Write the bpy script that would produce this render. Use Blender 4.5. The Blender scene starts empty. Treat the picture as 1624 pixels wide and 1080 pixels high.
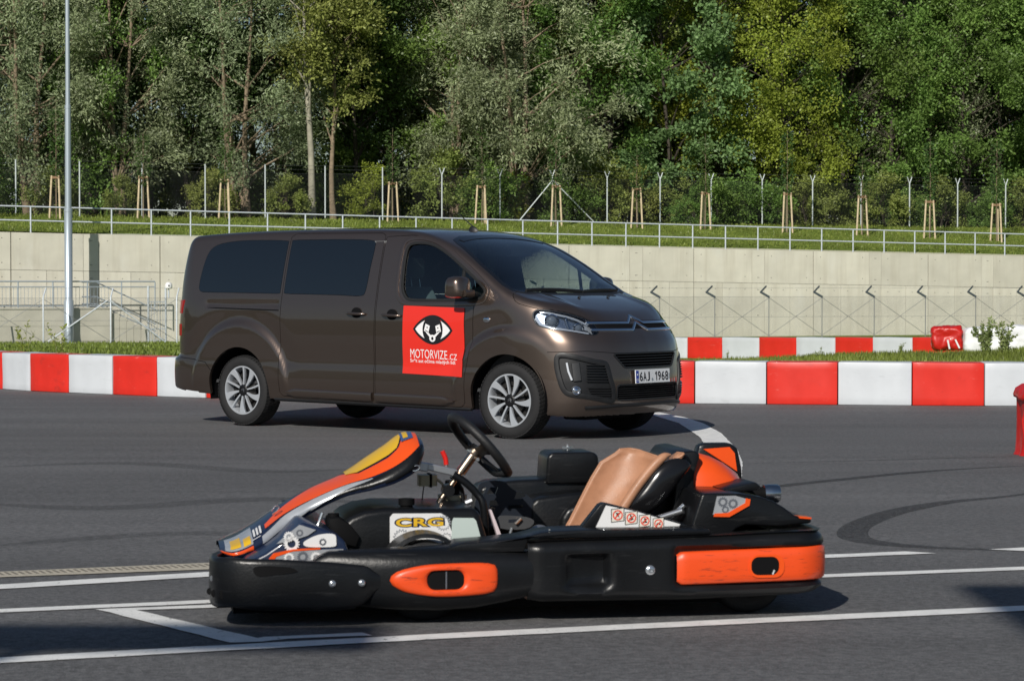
import bpy, bmesh, math, random
import numpy as np
from mathutils import Vector, Matrix, geometry, noise as mnoise
R = math.radians
rnd = random.Random(11)
# ------------------------------------------------------------------ camera
F_PX, CAM_H = 3700.0, 1.336            # focal length in photo pixels (1624 wide), camera height
PITCH = math.atan(86 / F_PX)
scene = bpy.context.scene
COL = scene.collection
cam_d = bpy.data.cameras.new('camera'); cam = bpy.data.objects.new('camera', cam_d); COL.objects.link(cam)
cam.location = (0, 0, CAM_H); cam.rotation_euler = (math.pi / 2 - PITCH, 0, 0)
cam_d.sensor_width = 36; cam_d.lens = 36 * F_PX / 1624; cam_d.clip_start = .2; cam_d.clip_end = 3000
cam_d.dof.use_dof = True; cam_d.dof.focus_distance = 20.5; cam_d.dof.aperture_fstop = 11.0
scene.camera = cam
# ------------------------------------------------------------------ sky, sun, exposure
SUN_AZ, SUN_EL = R(20), R(32)          # sun stands behind the camera, this far round to the left
to_sun = Vector((-math.sin(SUN_AZ) * math.cos(SUN_EL), -math.cos(SUN_AZ) * math.cos(SUN_EL), math.sin(SUN_EL)))
world = bpy.data.worlds.new('World'); scene.world = world; world.use_nodes = True
nt = world.node_tree; bg = nt.nodes['Background']
sky = nt.nodes.new('ShaderNodeTexSky'); sky.sky_type = 'NISHITA'; sky.sun_disc = False
sky.sun_elevation = SUN_EL; sky.sun_rotation = math.atan2(to_sun.x, to_sun.y); sky.air_density = 1.0; sky.dust_density = .3; sky.ozone_density = 2.0
nt.links.new(sky.outputs[0], bg.inputs[0]); bg.inputs[1].default_value = .052
sl = bpy.data.lights.new('sun', 'SUN'); sl.energy = 4.2; sl.angle = R(.5); sl.color = (1, .95, .87)
so = bpy.data.objects.new('sun', sl); COL.objects.link(so); so.rotation_euler = to_sun.to_track_quat('Z', 'Y').to_euler(); so.location = (0, 0, 40)
vs = scene.view_settings; vs.view_transform = 'Standard'; vs.look = 'None'; vs.exposure = 0.0; vs.gamma = 1; vs.use_curve_mapping = False
scene.render.engine = 'CYCLES'; scene.cycles.use_denoising = True
scene.cycles.max_bounces = 6; scene.cycles.diffuse_bounces = 2; scene.cycles.glossy_bounces = 4; scene.cycles.transmission_bounces = 4; scene.cycles.transparent_max_bounces = 14
# ------------------------------------------------------------------ materials
MATS = {}
def mat(name, col=(.5, .5, .5), rough=.5, metal=0, spec=.5, coat=0, coat_rough=.03, var=0, vscale=5, bump=0, bscale=40, trans=0, ior=1.45, emit=None, objvar=0, sheen=0):
    if name in MATS: return MATS[name]
    m = bpy.data.materials.new(name); m.use_nodes = True; n = m.node_tree; b = n.nodes['Principled BSDF']; L = n.links.new
    b.inputs['Base Color'].default_value = (*col, 1); b.inputs['Roughness'].default_value = rough; b.inputs['Metallic'].default_value = metal
    b.inputs['Specular IOR Level'].default_value = spec; b.inputs['Coat Weight'].default_value = coat; b.inputs['Coat Roughness'].default_value = coat_rough
    b.inputs['Transmission Weight'].default_value = trans; b.inputs['IOR'].default_value = ior
    if var or bump:
        tc = n.nodes.new('ShaderNodeTexCoord')
    if var or objvar:
        hs = n.nodes.new('ShaderNodeHueSaturation'); hs.inputs['Color'].default_value = (*col, 1); L(hs.outputs[0], b.inputs['Base Color'])
        add = n.nodes.new('ShaderNodeMath'); add.operation = 'ADD'; add.inputs[0].default_value = 1; add.inputs[1].default_value = 0
        L(add.outputs[0], hs.inputs['Value'])
    if var:
        tx = n.nodes.new('ShaderNodeTexNoise'); tx.inputs['Scale'].default_value = vscale; tx.inputs['Detail'].default_value = 6; L(tc.outputs['Object'], tx.inputs['Vector'])
        mr = n.nodes.new('ShaderNodeMapRange'); mr.inputs['From Min'].default_value = .3; mr.inputs['From Max'].default_value = .7; mr.inputs['To Min'].default_value = 1 - var; mr.inputs['To Max'].default_value = 1 + var
        L(tx.outputs['Fac'], mr.inputs['Value']); L(mr.outputs[0], add.inputs[0])
        mr2 = n.nodes.new('ShaderNodeMapRange'); mr2.inputs['To Min'].default_value = max(.02, rough - .12); mr2.inputs['To Max'].default_value = min(1, rough + .12); L(tx.outputs['Fac'], mr2.inputs['Value']); L(mr2.outputs[0], b.inputs['Roughness'])
    if objvar:
        oi = n.nodes.new('ShaderNodeObjectInfo'); mm = n.nodes.new('ShaderNodeMath'); mm.operation = 'MULTIPLY_ADD'; mm.inputs[1].default_value = 2 * objvar; mm.inputs[2].default_value = -objvar
        L(oi.outputs['Random'], mm.inputs[0]); L(mm.outputs[0], add.inputs[1])
    if bump:
        t2 = n.nodes.new('ShaderNodeTexNoise'); t2.inputs['Scale'].default_value = bscale; t2.inputs['Detail'].default_value = 4; L(tc.outputs['Object'], t2.inputs['Vector'])
        bp = n.nodes.new('ShaderNodeBump'); bp.inputs['Strength'].default_value = bump; bp.inputs['Distance'].default_value = .01; L(t2.outputs['Fac'], bp.inputs['Height']); L(bp.outputs[0], b.inputs['Normal'])
    if emit: b.inputs['Emission Color'].default_value = (*emit, 1); b.inputs['Emission Strength'].default_value = 1
    MATS[name] = m; return m
def overlay(m, col, scale, det, lo, hi, amount, stretch=(1, 1, 1), rough=None, blend='MIX'):
    n = m.node_tree; L = n.links.new; b = n.nodes['Principled BSDF']; src = b.inputs['Base Color']
    tc = n.nodes.new('ShaderNodeTexCoord'); mp = n.nodes.new('ShaderNodeMapping'); mp.inputs['Scale'].default_value = stretch; L(tc.outputs['Object'], mp.inputs[0])
    oi = n.nodes.new('ShaderNodeObjectInfo'); sc = n.nodes.new('ShaderNodeVectorMath'); sc.operation = 'SCALE'; sc.inputs[0].default_value = (17, 11, 7); L(oi.outputs['Random'], sc.inputs['Scale']); L(sc.outputs[0], mp.inputs['Location'])
    t = n.nodes.new('ShaderNodeTexNoise'); t.inputs['Scale'].default_value = scale; t.inputs['Detail'].default_value = det; t.inputs['Roughness'].default_value = .65; L(mp.outputs[0], t.inputs['Vector'])
    mr = n.nodes.new('ShaderNodeMapRange'); mr.inputs['From Min'].default_value = lo; mr.inputs['From Max'].default_value = hi; mr.inputs['To Max'].default_value = amount; L(t.outputs[0], mr.inputs[0])
    mx = n.nodes.new('ShaderNodeMix'); mx.data_type = 'RGBA'; mx.blend_type = blend; L(mr.outputs[0], mx.inputs[0])
    if src.links: L(src.links[0].from_socket, mx.inputs[6])
    else: mx.inputs[6].default_value = src.default_value
    mx.inputs[7].default_value = (*col, 1); L(mx.outputs[2], src)
    return m
# ------------------------------------------------------------------ mesh builder
class MB:
    def __init__(s, tf=None): s.v = []; s.f = []; s.tf = tf
    def add(s, vs, fs):
        o = len(s.v); s.v += [tuple(p) for p in vs]; s.f += [tuple(i + o for i in q) for q in fs]; return s
    def box(s, x0, x1, y0, y1, z0, z1):
        return s.add([(x0,y0,z0),(x1,y0,z0),(x1,y1,z0),(x0,y1,z0),(x0,y0,z1),(x1,y0,z1),(x1,y1,z1),(x0,y1,z1)],
                     [(0,3,2,1),(4,5,6,7),(0,1,5,4),(1,2,6,5),(2,3,7,6),(3,0,4,7)])
    def bar(s, a, b, w, h, up=(0, 0, 1)):            # box beam from a to b
        a, b = Vector(a), Vector(b); d = (b - a).normalized(); u = Vector(up)
        x = d.cross(u)
        if x.length < 1e-4: x = d.cross(Vector((1, 0, 0)))
        x.normalize(); u = x.cross(d)
        P = [p + x * i * w / 2 + u * j * h / 2 for p in (a, b) for i, j in ((-1,-1),(1,-1),(1,1),(-1,1))]
        return s.add(P, [(0,1,2,3),(7,6,5,4),(0,4,5,1),(1,5,6,2),(2,6,7,3),(3,7,4,0)])
    def loft(s, rings, cap=True, closed=True, loop=False):
        n = len(rings[0]); o = len(s.v)
        for r in rings: s.v += [tuple(p) for p in r]
        m = len(rings)
        for i in range(m if loop else m - 1):
            i2 = (i + 1) % m
            for j in range(n if closed else n - 1):
                k = (j + 1) % n
                s.f.append((o + i * n + j, o + i * n + k, o + i2 * n + k, o + i2 * n + j))
        if cap and closed and not loop:
            s.f.append(tuple(o + j for j in reversed(range(n)))); s.f.append(tuple(o + (m - 1) * n + j for j in range(n)))
        return s
    def tube(s, pts, r, n=8, loop=False, cap=True):
        pts = [Vector(p) for p in pts]; m = len(pts); rings = []; x = None
        for i, p in enumerate(pts):
            if loop: d = pts[(i + 1) % m] - pts[i - 1]
            else: d = pts[min(i + 1, m - 1)] - pts[max(i - 1, 0)]
            d.normalize()
            if x is None:
                x = d.orthogonal().normalized()
            x = (x - d * x.dot(d)).normalized(); y = d.cross(x)
            rr = r[i] if isinstance(r, (list, tuple)) else r
            rings.append([p + x * rr * math.cos(2*math.pi*j/n) + y * rr * math.sin(2*math.pi*j/n) for j in range(n)])
        return s.loft(rings, cap, True, loop)
    def lathe(s, prof, c=(0, 0, 0), axis='y', n=40):   # prof: (radius, offset along axis)
        rings = []
        for k in range(n):
            t = 2 * math.pi * k / n; ring = []
            for r, h in prof:
                a, b = r * math.cos(t), r * math.sin(t)
                p = {'y': (a, h, b), 'z': (a, b, h), 'x': (h, a, b)}[axis]
                ring.append((c[0] + p[0], c[1] + p[1], c[2] + p[2]))
            rings.append(ring)
        return s.loft(rings, False, False, True)
    def prism(s, pts, y0, y1):                         # pts (x, z) outline, extruded along y
        n = len(pts)
        return s.add([(x, y0, z) for x, z in pts] + [(x, y1, z) for x, z in pts],
                     [tuple(range(n)), tuple(reversed(range(n, 2 * n)))] + [(i, i + n, (i + 1) % n + n, (i + 1) % n) for i in range(n)])
    def build(s, name, m, parent=None, smooth=35, bevel=0, seg=2, sub=0, recalc=True):
        vs = [s.tf(p) for p in s.v] if s.tf else s.v
        me = bpy.data.meshes.new(name); me.from_pydata(vs, [], s.f)
        if recalc or bevel:
            bm = bmesh.new(); bm.from_mesh(me)
            if bevel:
                bmesh.ops.recalc_face_normals(bm, faces=bm.faces[:])
                es = [e for e in bm.edges if len(e.link_faces) == 2 and e.calc_face_angle(0) > R(28)]
                bmesh.ops.bevel(bm, geom=es, offset=bevel, segments=seg, profile=.5, affect='EDGES', clamp_overlap=True)
            if recalc: bmesh.ops.recalc_face_normals(bm, faces=bm.faces[:])
            bm.to_mesh(me); bm.free()
        return link(name, me, m, parent, smooth, sub)
def link(name, me, m, parent=None, smooth=35, sub=0):
    if smooth:
        me.polygons.foreach_set('use_smooth', [True] * len(me.polygons))
        if smooth < 180: me.set_sharp_from_angle(angle=R(smooth))
    if m is not None and not len(me.materials): me.materials.append(m)
    o = bpy.data.objects.new(name, me); COL.objects.link(o)
    if parent: o.parent = parent
    if sub:
        md = o.modifiers.new('sub', 'SUBSURF'); md.levels = md.render_levels = sub
    return o
def tag(o, label=None, cat=None, group=None, kind=None):
    for k, v in (('label', label), ('category', cat), ('group', group), ('kind', kind)):
        if v: o[k] = v
    return o
def thing(name, label, cat, loc=(0, 0, 0), rz=0, group=None):
    o = bpy.data.objects.new(name, None); COL.objects.link(o); o.location = loc; o.rotation_euler = (0, 0, rz); o.empty_display_size = .1
    return tag(o, label, cat, group)
def copy_tree(o, parent=None):
    c = o.copy(); COL.objects.link(c); c.parent = parent
    for ch in list(o.children): copy_tree(ch, c)
    return c
def dup_part(o, loc=None, rot=None, scale=None, parent=None):
    c = o.copy(); COL.objects.link(c)
    if parent: c.parent = parent
    if loc is not None: c.location = loc
    if rot is not None: c.rotation_euler = rot
    if scale is not None: c.scale = scale
    return c
def text_mesh(txt, size, offset=0, xscale=1, shear=0, spacing=1, extrude=0):
    cu = bpy.data.curves.new('t', 'FONT'); cu.body = txt; cu.size = size; cu.offset = offset; cu.align_x = 'CENTER'; cu.align_y = 'CENTER'; cu.shear = shear; cu.space_character = spacing; cu.extrude = extrude
    cu.resolution_u = 4
    o = bpy.data.objects.new('t', cu); COL.objects.link(o); bpy.context.view_layer.update()
    me = bpy.data.meshes.new_from_object(o.evaluated_get(bpy.context.evaluated_depsgraph_get()))
    bpy.data.objects.remove(o); bpy.data.curves.remove(cu)
    for v in me.vertices: v.co.x *= xscale
    return me
def flat_poly(outer, holes=()):                        # CDT fill of a flat outline: verts2d, tris
    vs = []; es = []
    for lp in (outer, *holes):
        o = len(vs); vs += [Vector(p) for p in lp]; es += [(o + i, o + (i + 1) % len(lp)) for i in range(len(lp))]
    r = geometry.delaunay_2d_cdt(vs, es, [], 1 if not holes else 2, 1e-6)
    V, Fc = r[0], r[2]
    if holes:
        def ins(p, lp):
            c = False; j = len(lp) - 1
            for i in range(len(lp)):
                if (lp[i][1] > p[1]) != (lp[j][1] > p[1]) and p[0] < (lp[j][0]-lp[i][0])*(p[1]-lp[i][1])/(lp[j][1]-lp[i][1])+lp[i][0]: c = not c
                j = i
            return c
        keep = []
        for t in Fc:
            m = [sum(V[i][k] for i in t) / len(t) for k in (0, 1)]
            if ins(m, outer) and not any(ins(m, h) for h in holes): keep.append(t)
        Fc = keep
    return [tuple(p) for p in V], [tuple(t) for t in Fc]
def smooth_loop(pts, n=4):                             # Catmull-Rom closed loop
    m = len(pts); out = []
    for i in range(m):
        p0, p1, p2, p3 = [np.array(pts[(i + k - 1) % m], float) for k in range(4)]
        for j in range(n):
            t = j / n; out.append(tuple(.5 * ((2*p1) + (-p0+p2)*t + (2*p0-5*p1+4*p2-p3)*t*t + (-p0+3*p1-3*p2+p3)*t**3)))
    return out
def spline(pts, n=8):                                  # Catmull-Rom open
    P = [np.array(p, float) for p in pts]; P = [2*P[0]-P[1]] + P + [2*P[-1]-P[-2]]; out = []
    for i in range(1, len(P) - 2):
        p0, p1, p2, p3 = P[i-1:i+3]
        for j in range(n):
            t = j / n; out.append(tuple(.5 * ((2*p1) + (-p0+p2)*t + (2*p0-5*p1+4*p2-p3)*t*t + (-p0+3*p1-3*p2+p3)*t**3)))
    out.append(tuple(P[-2])); return out
def round_rect(x0, x1, y0, y1, r, n=5):
    out = []
    for cx, cy, a in ((x1 - r, y1 - r, 0), (x0 + r, y1 - r, 90), (x0 + r, y0 + r, 180), (x1 - r, y0 + r, 270)):
        for i in range(n + 1):
            t = R(a + 90 * i / n); out.append((cx + r * math.cos(t), cy + r * math.sin(t)))
    return out
# ------------------------------------------------------------------ measured places
CP, SP = math.cos(PITCH), math.sin(PITCH)
def at(u, v, D):                                       # photo pixel -> point at depth D
    x = (u - 812) / F_PX; up = (540 - v) / F_PX; dy = CP + up * SP; k = D / dy
    return Vector((x * k, D, CAM_H + (-SP + up * CP) * k))
GK = [(-90, .2), (0, .17), (8.5, .0995), (20, 0), (30, -.03), (40, -.1), (52, -.29), (75, -.65), (96, -1.0), (140, -1.0)]
def gz(y): return float(np.interp(y, [k[0] for k in GK], [k[1] for k in GK]))
def on_ground(u, v):
    D = 10
    for _ in range(60):
        p = at(u, v, 1.0); d = (p - Vector((0, 0, CAM_H)))
        D = .5 * D + .5 * (gz(D) - CAM_H) / d.z * d.y
    return Vector((at(u, v, D).x, D, gz(D)))
# ================================================================== terrain, road, paint
def mat_asphalt():
    m = bpy.data.materials.new('asphalt'); m.use_nodes = True; n = m.node_tree; L = n.links.new; b = n.nodes['Principled BSDF']
    tc = n.nodes.new('ShaderNodeTexCoord')
    def noise(scale, det=6, sc=(1, 1, 1)):
        mp = n.nodes.new('ShaderNodeMapping'); mp.inputs['Scale'].default_value = sc; L(tc.outputs['Object'], mp.inputs[0])
        t = n.nodes.new('ShaderNodeTexNoise'); t.inputs['Scale'].default_value = scale; t.inputs['Detail'].default_value = det; L(mp.outputs[0], t.inputs['Vector']); return t
    grain = noise(190, 4); mid = noise(34, 6); big = noise(.55, 5, (.35, 1, 1)); tr = noise(1.1, 4, (.05, 2.2, 1))
    cr = n.nodes.new('ShaderNodeValToRGB'); e = cr.color_ramp.elements
    e[0].position = .3; e[0].color = (.053, .0535, .056, 1); e[1].position = .72; e[1].color = (.198, .198, .201, 1); L(grain.outputs[0], cr.inputs[0])
    def mulrange(src, a, b0, prev):
        mr = n.nodes.new('ShaderNodeMapRange'); mr.inputs['From Min'].default_value = .3; mr.inputs['From Max'].default_value = .7; mr.inputs['To Min'].default_value = a; mr.inputs['To Max'].default_value = b0; L(src.outputs[0], mr.inputs[0])
        mx = n.nodes.new('ShaderNodeMix'); mx.data_type = 'RGBA'; mx.blend_type = 'MULTIPLY'; mx.inputs[0].default_value = 1; L(prev, mx.inputs[6]); L(mr.outputs[0], mx.inputs[7]); return mx.outputs[2]
    c = mulrange(mid, .70, 1.30, cr.outputs[0]); c = mulrange(big, .86, 1.14, c); c = mulrange(tr, .90, 1.07, c)
    vo = n.nodes.new('ShaderNodeTexVoronoi'); vo.inputs['Scale'].default_value = 16; L(tc.outputs['Object'], vo.inputs['Vector'])
    lt = n.nodes.new('ShaderNodeMath'); lt.operation = 'LESS_THAN'; lt.inputs[1].default_value = .045; L(vo.outputs['Distance'], lt.inputs[0])
    mx = n.nodes.new('ShaderNodeMix'); mx.data_type = 'RGBA'; L(lt.outputs[0], mx.inputs[0]); L(c, mx.inputs[6]); mx.inputs[7].default_value = (.22, .21, .2, 1)
    L(mx.outputs[2], b.inputs['Base Color']); b.inputs['Roughness'].default_value = .8; b.inputs['Specular IOR Level'].default_value = .35
    bp = n.nodes.new('ShaderNodeBump'); bp.inputs['Strength'].default_value = .5; bp.inputs['Distance'].default_value = .006; L(grain.outputs[0], bp.inputs['Height']); L(bp.outputs[0], b.inputs['Normal'])
    return m
def mat_grass(name, c0, c1, c2, sc=1.0):
    m = bpy.data.materials.new(name); m.use_nodes = True; n = m.node_tree; L = n.links.new; b = n.nodes['Principled BSDF']
    tc = n.nodes.new('ShaderNodeTexCoord'); mp = n.nodes.new('ShaderNodeMapping'); mp.inputs['Scale'].default_value = (1, 1, 3); L(tc.outputs['Object'], mp.inputs[0])
    t = n.nodes.new('ShaderNodeTexNoise'); t.inputs['Scale'].default_value = 2.2 * sc; t.inputs['Detail'].default_value = 9; t.inputs['Roughness'].default_value = .72; L(mp.outputs[0], t.inputs['Vector'])
    cr = n.nodes.new('ShaderNodeValToRGB'); e = cr.color_ramp.elements; e[0].position = .34; e[0].color = (*c0, 1); e[1].position = .68; e[1].color = (*c2, 1); q = e.new(.5); q.color = (*c1, 1); L(t.outputs[0], cr.inputs[0])
    L(cr.outputs[0], b.inputs['Base Color']); b.inputs['Roughness'].default_value = .9; b.inputs['Specular IOR Level'].default_value = .1
    t2 = n.nodes.new('ShaderNodeTexNoise'); t2.inputs['Scale'].default_value = 14 * sc; t2.inputs['Detail'].default_value = 5; L(tc.outputs['Object'], t2.inputs['Vector'])
    bp = n.nodes.new('ShaderNodeBump'); bp.inputs['Strength'].default_value = 1; bp.inputs['Distance'].default_value = .12; L(t2.outputs[0], bp.inputs['Height']); L(bp.outputs[0], b.inputs['Normal'])
    return m
M_ASPH = mat_asphalt()
M_GRASS = mat_grass('grass_ground', (.10, .15, .025), (.18, .25, .045), (.26, .29, .08))
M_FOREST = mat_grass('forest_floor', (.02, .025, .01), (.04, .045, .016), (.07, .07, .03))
def sheet(name, xs, ys, zf, m, kind='structure'):
    vs = [(x, y, zf(x, y)) for y in ys for x in xs]; n = len(xs)
    fs = [(j*n+i, j*n+i+1, (j+1)*n+i+1, (j+1)*n+i) for j in range(len(ys)-1) for i in range(n-1)]
    me = bpy.data.meshes.new(name); me.from_pydata(vs, [], fs); o = link(name, me, m, None, 180); tag(o, kind=kind); return o
xs = [-900, -300, -120] + list(np.arange(-60, 61, 3.0)) + [120, 300, 900]
ys = [-900, -300, -90] + list(np.arange(0, 97, 2.0)) + [100, 120, 140, 300, 900]
def zground(x, y):
    b = 0
    if 31 < y < 50: b = .30 * math.exp(-((y - 42) / 4.5) ** 2) * max(0, min(1, (x - 3.5) / 6)) * (1 + .2 * math.sin(x * 1.3))
    return gz(y) + b - .004
g = sheet('ground', xs, ys, zground, M_GRASS); tag(g, 'grass covered ground around the track', 'ground')
# barrier line: boundaries between blocks, measured on the photo, then carried on to both sides
def upt(u, D): return Vector(((u - 812) / F_PX * D, D, 0))
BL = [upt(47, 30.5), upt(108, 29.9), upt(178, 29.37), upt(248, 28.84), upt(326, 28.4)]
d0 = Vector((-.55, .62, 0)).normalized() * .815
left_ext = []; p = BL[0]; ang = 0
for i in range(14):
    ang -= R(3.2); p = p + Matrix.Rotation(ang, 3, 'Z') @ d0; left_ext.append(p)
BRT = [upt(1102, 26.95), upt(1216, 26.8), upt(1329, 26.65), upt(1447, 26.5), upt(1562, 26.4), upt(1677, 26.35)]
for i in range(5): BRT.append(BRT[-1] + Vector((.815, -.05 - .02 * i, 0)))
mid = [Vector((x, y, 0)) for x, y in spline([tuple(BL[-2])[:2], tuple(BL[-1])[:2], (-.9, 27.35), tuple(BRT[0])[:2], tuple(BRT[1])[:2]], 7)][7:22]
# resample the hidden stretch into 7 blocks
L_ = [0]
for a, b in zip(mid, mid[1:]): L_.append(L_[-1] + (b - a).length)
midp = [Vector((float(np.interp(L_[-1]*k/7, L_, [q.x for q in mid])), float(np.interp(L_[-1]*k/7, L_, [q.y for q in mid])), 0)) for k in range(1, 7)]
LINE = list(reversed(left_ext)) + BL + midp + BRT
# asphalt
edge = [(p.x, p.y + .75) for p in LINE]
poly = [(-900, -900)] + [(-900, edge[0][1] + 25), (-60, edge[0][1] + 12)] + edge + [(60, 27), (900, 20), (900, -900)]
# lay the asphalt as a dense strip so that it follows the gentle fall of the site
def edge_y(x): return float(np.interp(x, [q[0] for q in poly[1:-1]], [q[1] for q in poly[1:-1]]))
xs2 = sorted(set([-900, -300, -120, -60, -40] + [round(q[0], 3) for q in edge] + list(np.arange(-36, 40, 2.0)) + [60, 120, 300, 900]))
fr = [-900, -300, -90, -30, 0, 4, 8.5, 12, 16, 20]
vs_ = []; n2 = len(fr) + 5
for x in xs2:
    e = edge_y(x)
    for y in fr: vs_.append((x, y, gz(y)))
    for k in range(1, 6): y = 20 + (e - 20) * k / 5; vs_.append((x, y, gz(y)))
me = bpy.data.meshes.new('track_asphalt'); me.from_pydata(vs_, [], [(i*n2+j, (i+1)*n2+j, (i+1)*n2+j+1, i*n2+j+1) for i in range(len(xs2)-1) for j in range(n2-1)])
tag(link('track_asphalt', me, M_ASPH, None, 180), 'dark grey asphalt of the go-kart track', 'asphalt', kind='structure')
M_PAINT = mat('road_paint', (.84, .84, .82), .6, var=.10, vscale=9, bump=.5, bscale=150)
def worn(m, amount=.50, sc=35):
    n = m.node_tree; L = n.links.new; b = n.nodes['Principled BSDF']; out = n.nodes['Material Output']
    tc = n.nodes.new('ShaderNodeTexCoord'); t = n.nodes.new('ShaderNodeTexNoise'); t.inputs['Scale'].default_value = sc; t.inputs['Detail'].default_value = 8; t.inputs['Roughness'].default_value = .7; L(tc.outputs['Object'], t.inputs['Vector'])
    mr = n.nodes.new('ShaderNodeMapRange'); mr.inputs['From Min'].default_value = amount - .1 ; mr.inputs['From Max'].default_value = amount - .04; L(t.outputs[0], mr.inputs[0])
    tb = n.nodes.new('ShaderNodeBsdfTransparent'); mx = n.nodes.new('ShaderNodeMixShader'); L(mr.outputs[0], mx.inputs[0]); L(tb.outputs[0], mx.inputs[1]); L(b.outputs[0], mx.inputs[2]); L(mx.outputs[0], out.inputs[0])
worn(M_PAINT, .42)
def ground_poly(name, px, m, h=.004, label=None, cat='marking', wobble=.0):
    pts = []
    for i, (a, b) in enumerate(zip(px, px[1:] + px[:1])):
        P, Q = on_ground(*a), on_ground(*b); k = max(1, int((Q - P).length / .12)) if wobble else 1
        for j in range(k):
            q = P.lerp(Q, j / k); pts.append((q.x + rnd.uniform(-1, 1) * wobble, q.y + rnd.uniform(-1, 1) * wobble))
    V, Fc = flat_poly(pts)
    me = bpy.data.meshes.new(name); me.from_pydata([(x, y, gz(y) + h) for x, y in V], [], Fc)
    bm = bmesh.new(); bm.from_mesh(me); bmesh.ops.recalc_face_normals(bm, faces=bm.faces[:])
    if sum(f.normal.z for f in bm.faces) < 0: bmesh.ops.reverse_faces(bm, faces=bm.faces[:])
    bm.to_mesh(me); bm.free()
    return tag(link(name, me, m, None, 0), label, cat, kind='structure')
W_ = .004
ground_poly('painted_line', [(-60, 1047), (310, 1026.5), (700, 1005.7), (1120, 984.7), (1520, 966), (1700, 958), (1700, 966), (1520, 974.5), (1120, 993), (700, 1014), (310, 1035.5), (-60, 1056)], M_PAINT, label='long white line along the camera side of the kart', wobble=W_)
ground_poly('painted_line', [(366, 1020), (420, 1011), (575, 1004), (590, 1008.5), (455, 1014), (414, 1018.5)], M_PAINT, label='short white line beside the long line under the kart nose', wobble=W_)
ground_poly('painted_line', [(152, 967), (216, 968.5), (411, 1014), (364, 1020.5)], M_PAINT, h=.0045, label='slanting white line joining two long lines by the kart nose', wobble=W_)
ground_poly('painted_line', [(-60, 969.5), (324, 952.5), (820, 932), (1308, 911.5), (1700, 896.5), (1700, 901.5), (1308, 916.6), (820, 937.5), (324, 957.7), (-60, 975)], M_PAINT, label='long white line passing under the kart', wobble=W_)
ground_poly('painted_line', [(155, 967), (330, 960), (420, 956.5), (420, 961), (330, 965), (218, 968.2)], M_PAINT, label='short white line ending under the kart nose', wobble=W_)
ground_poly('painted_line', [(-60, 931.5), (324, 908), (400, 903.5), (400, 911), (324, 915.8), (-60, 938.5)], M_PAINT, label='white line between the drain and the kart nose', wobble=W_)
ground_poly('painted_line', [(1100, 889), (1312, 880.4), (1436, 875), (1484, 878), (1312, 885.6), (1100, 894.5)], M_PAINT, label='white line with a pointed end behind the kart tail', wobble=W_)
ground_poly('painted_line', [(1568, 872), (1620, 869), (1750, 866), (1750, 870), (1624, 874.5)], M_PAINT, label='white line beginning beyond the pointed line', wobble=W_)
arc_o = [(1000, 641), (1034.6, 652), (1085, 662), (1115, 671.4), (1145, 688), (1169, 713), (1178, 735), (1176, 760)]
arc_i = [(1000, 650), (1032.6, 658), (1077, 671.4), (1111, 694.5), (1123, 713.7), (1128, 735), (1126, 760)]
ground_poly('painted_line', arc_o + arc_i[::-1], M_PAINT, label='curved wide white line beside the van front', wobble=W_)
# slotted drain
dm = mat('drain_concrete', (.46, .42, .34), .85, var=.15, vscale=30)
dr = ground_poly('drain_channel', [(-60, 910), (324, 893.5), (520, 886), (520, 896.5), (324, 904), (-60, 918.5)], dm, label='beige concrete drain channel with slots across the asphalt', cat='drain')
sm = mat('slot_dark', (.012, .012, .012), .9); sm_drain = mat('slot_grey', (.20, .18, .15), .9)
sl0 = None
for i in range(46):
    u = -10 + i * 11; va = np.interp(u, [-60, 324, 520], [913.6, 898, 890.5])
    p = on_ground(u, va); q = on_ground(u + 5.5, np.interp(u + 5.5, [-60, 324, 520], [914, 898.4, 891]))
    if sl0 is None:
        b = MB(); b.box(-.006, .006, -.05, .05, 0, .0015); sl0 = b.build('slot', sm_drain, None, 0); s_ = sl0
    else: s_ = dup_part(sl0)
    s_.parent = dr; s_.location = (p.x, p.y, p.z + .0045); s_.rotation_euler = (0, 0, R(25))
# tyre marks
M_SKID = mat('skid_rubber', (.010, .010, .011), .7)
def skid_mat():
    m = M_SKID; n = m.node_tree; L = n.links.new; b = n.nodes['Principled BSDF']; out = n.nodes['Material Output']
    tc = n.nodes.new('ShaderNodeTexCoord'); t = n.nodes.new('ShaderNodeTexNoise'); t.inputs['Scale'].default_value = 60; t.inputs['Detail'].default_value = 6; L(tc.outputs['Object'], t.inputs['Vector'])
    mr = n.nodes.new('ShaderNodeMapRange'); mr.inputs['From Min'].default_value = .1; mr.inputs['From Max'].default_value = .7; mr.inputs['To Max'].default_value = .52; L(t.outputs[0], mr.inputs[0])
    tb = n.nodes.new('ShaderNodeBsdfTransparent'); mx = n.nodes.new('ShaderNodeMixShader'); L(mr.outputs[0], mx.inputs[0]); L(tb.outputs[0], mx.inputs[1]); L(b.outputs[0], mx.inputs[2]); L(mx.outputs[0], out.inputs[0])
skid_mat()
M_SKID2 = M_SKID.copy()
for q_ in M_SKID2.node_tree.nodes:
    if q_.type == 'MAP_RANGE': q_.inputs['To Max'].default_value = .22
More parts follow.
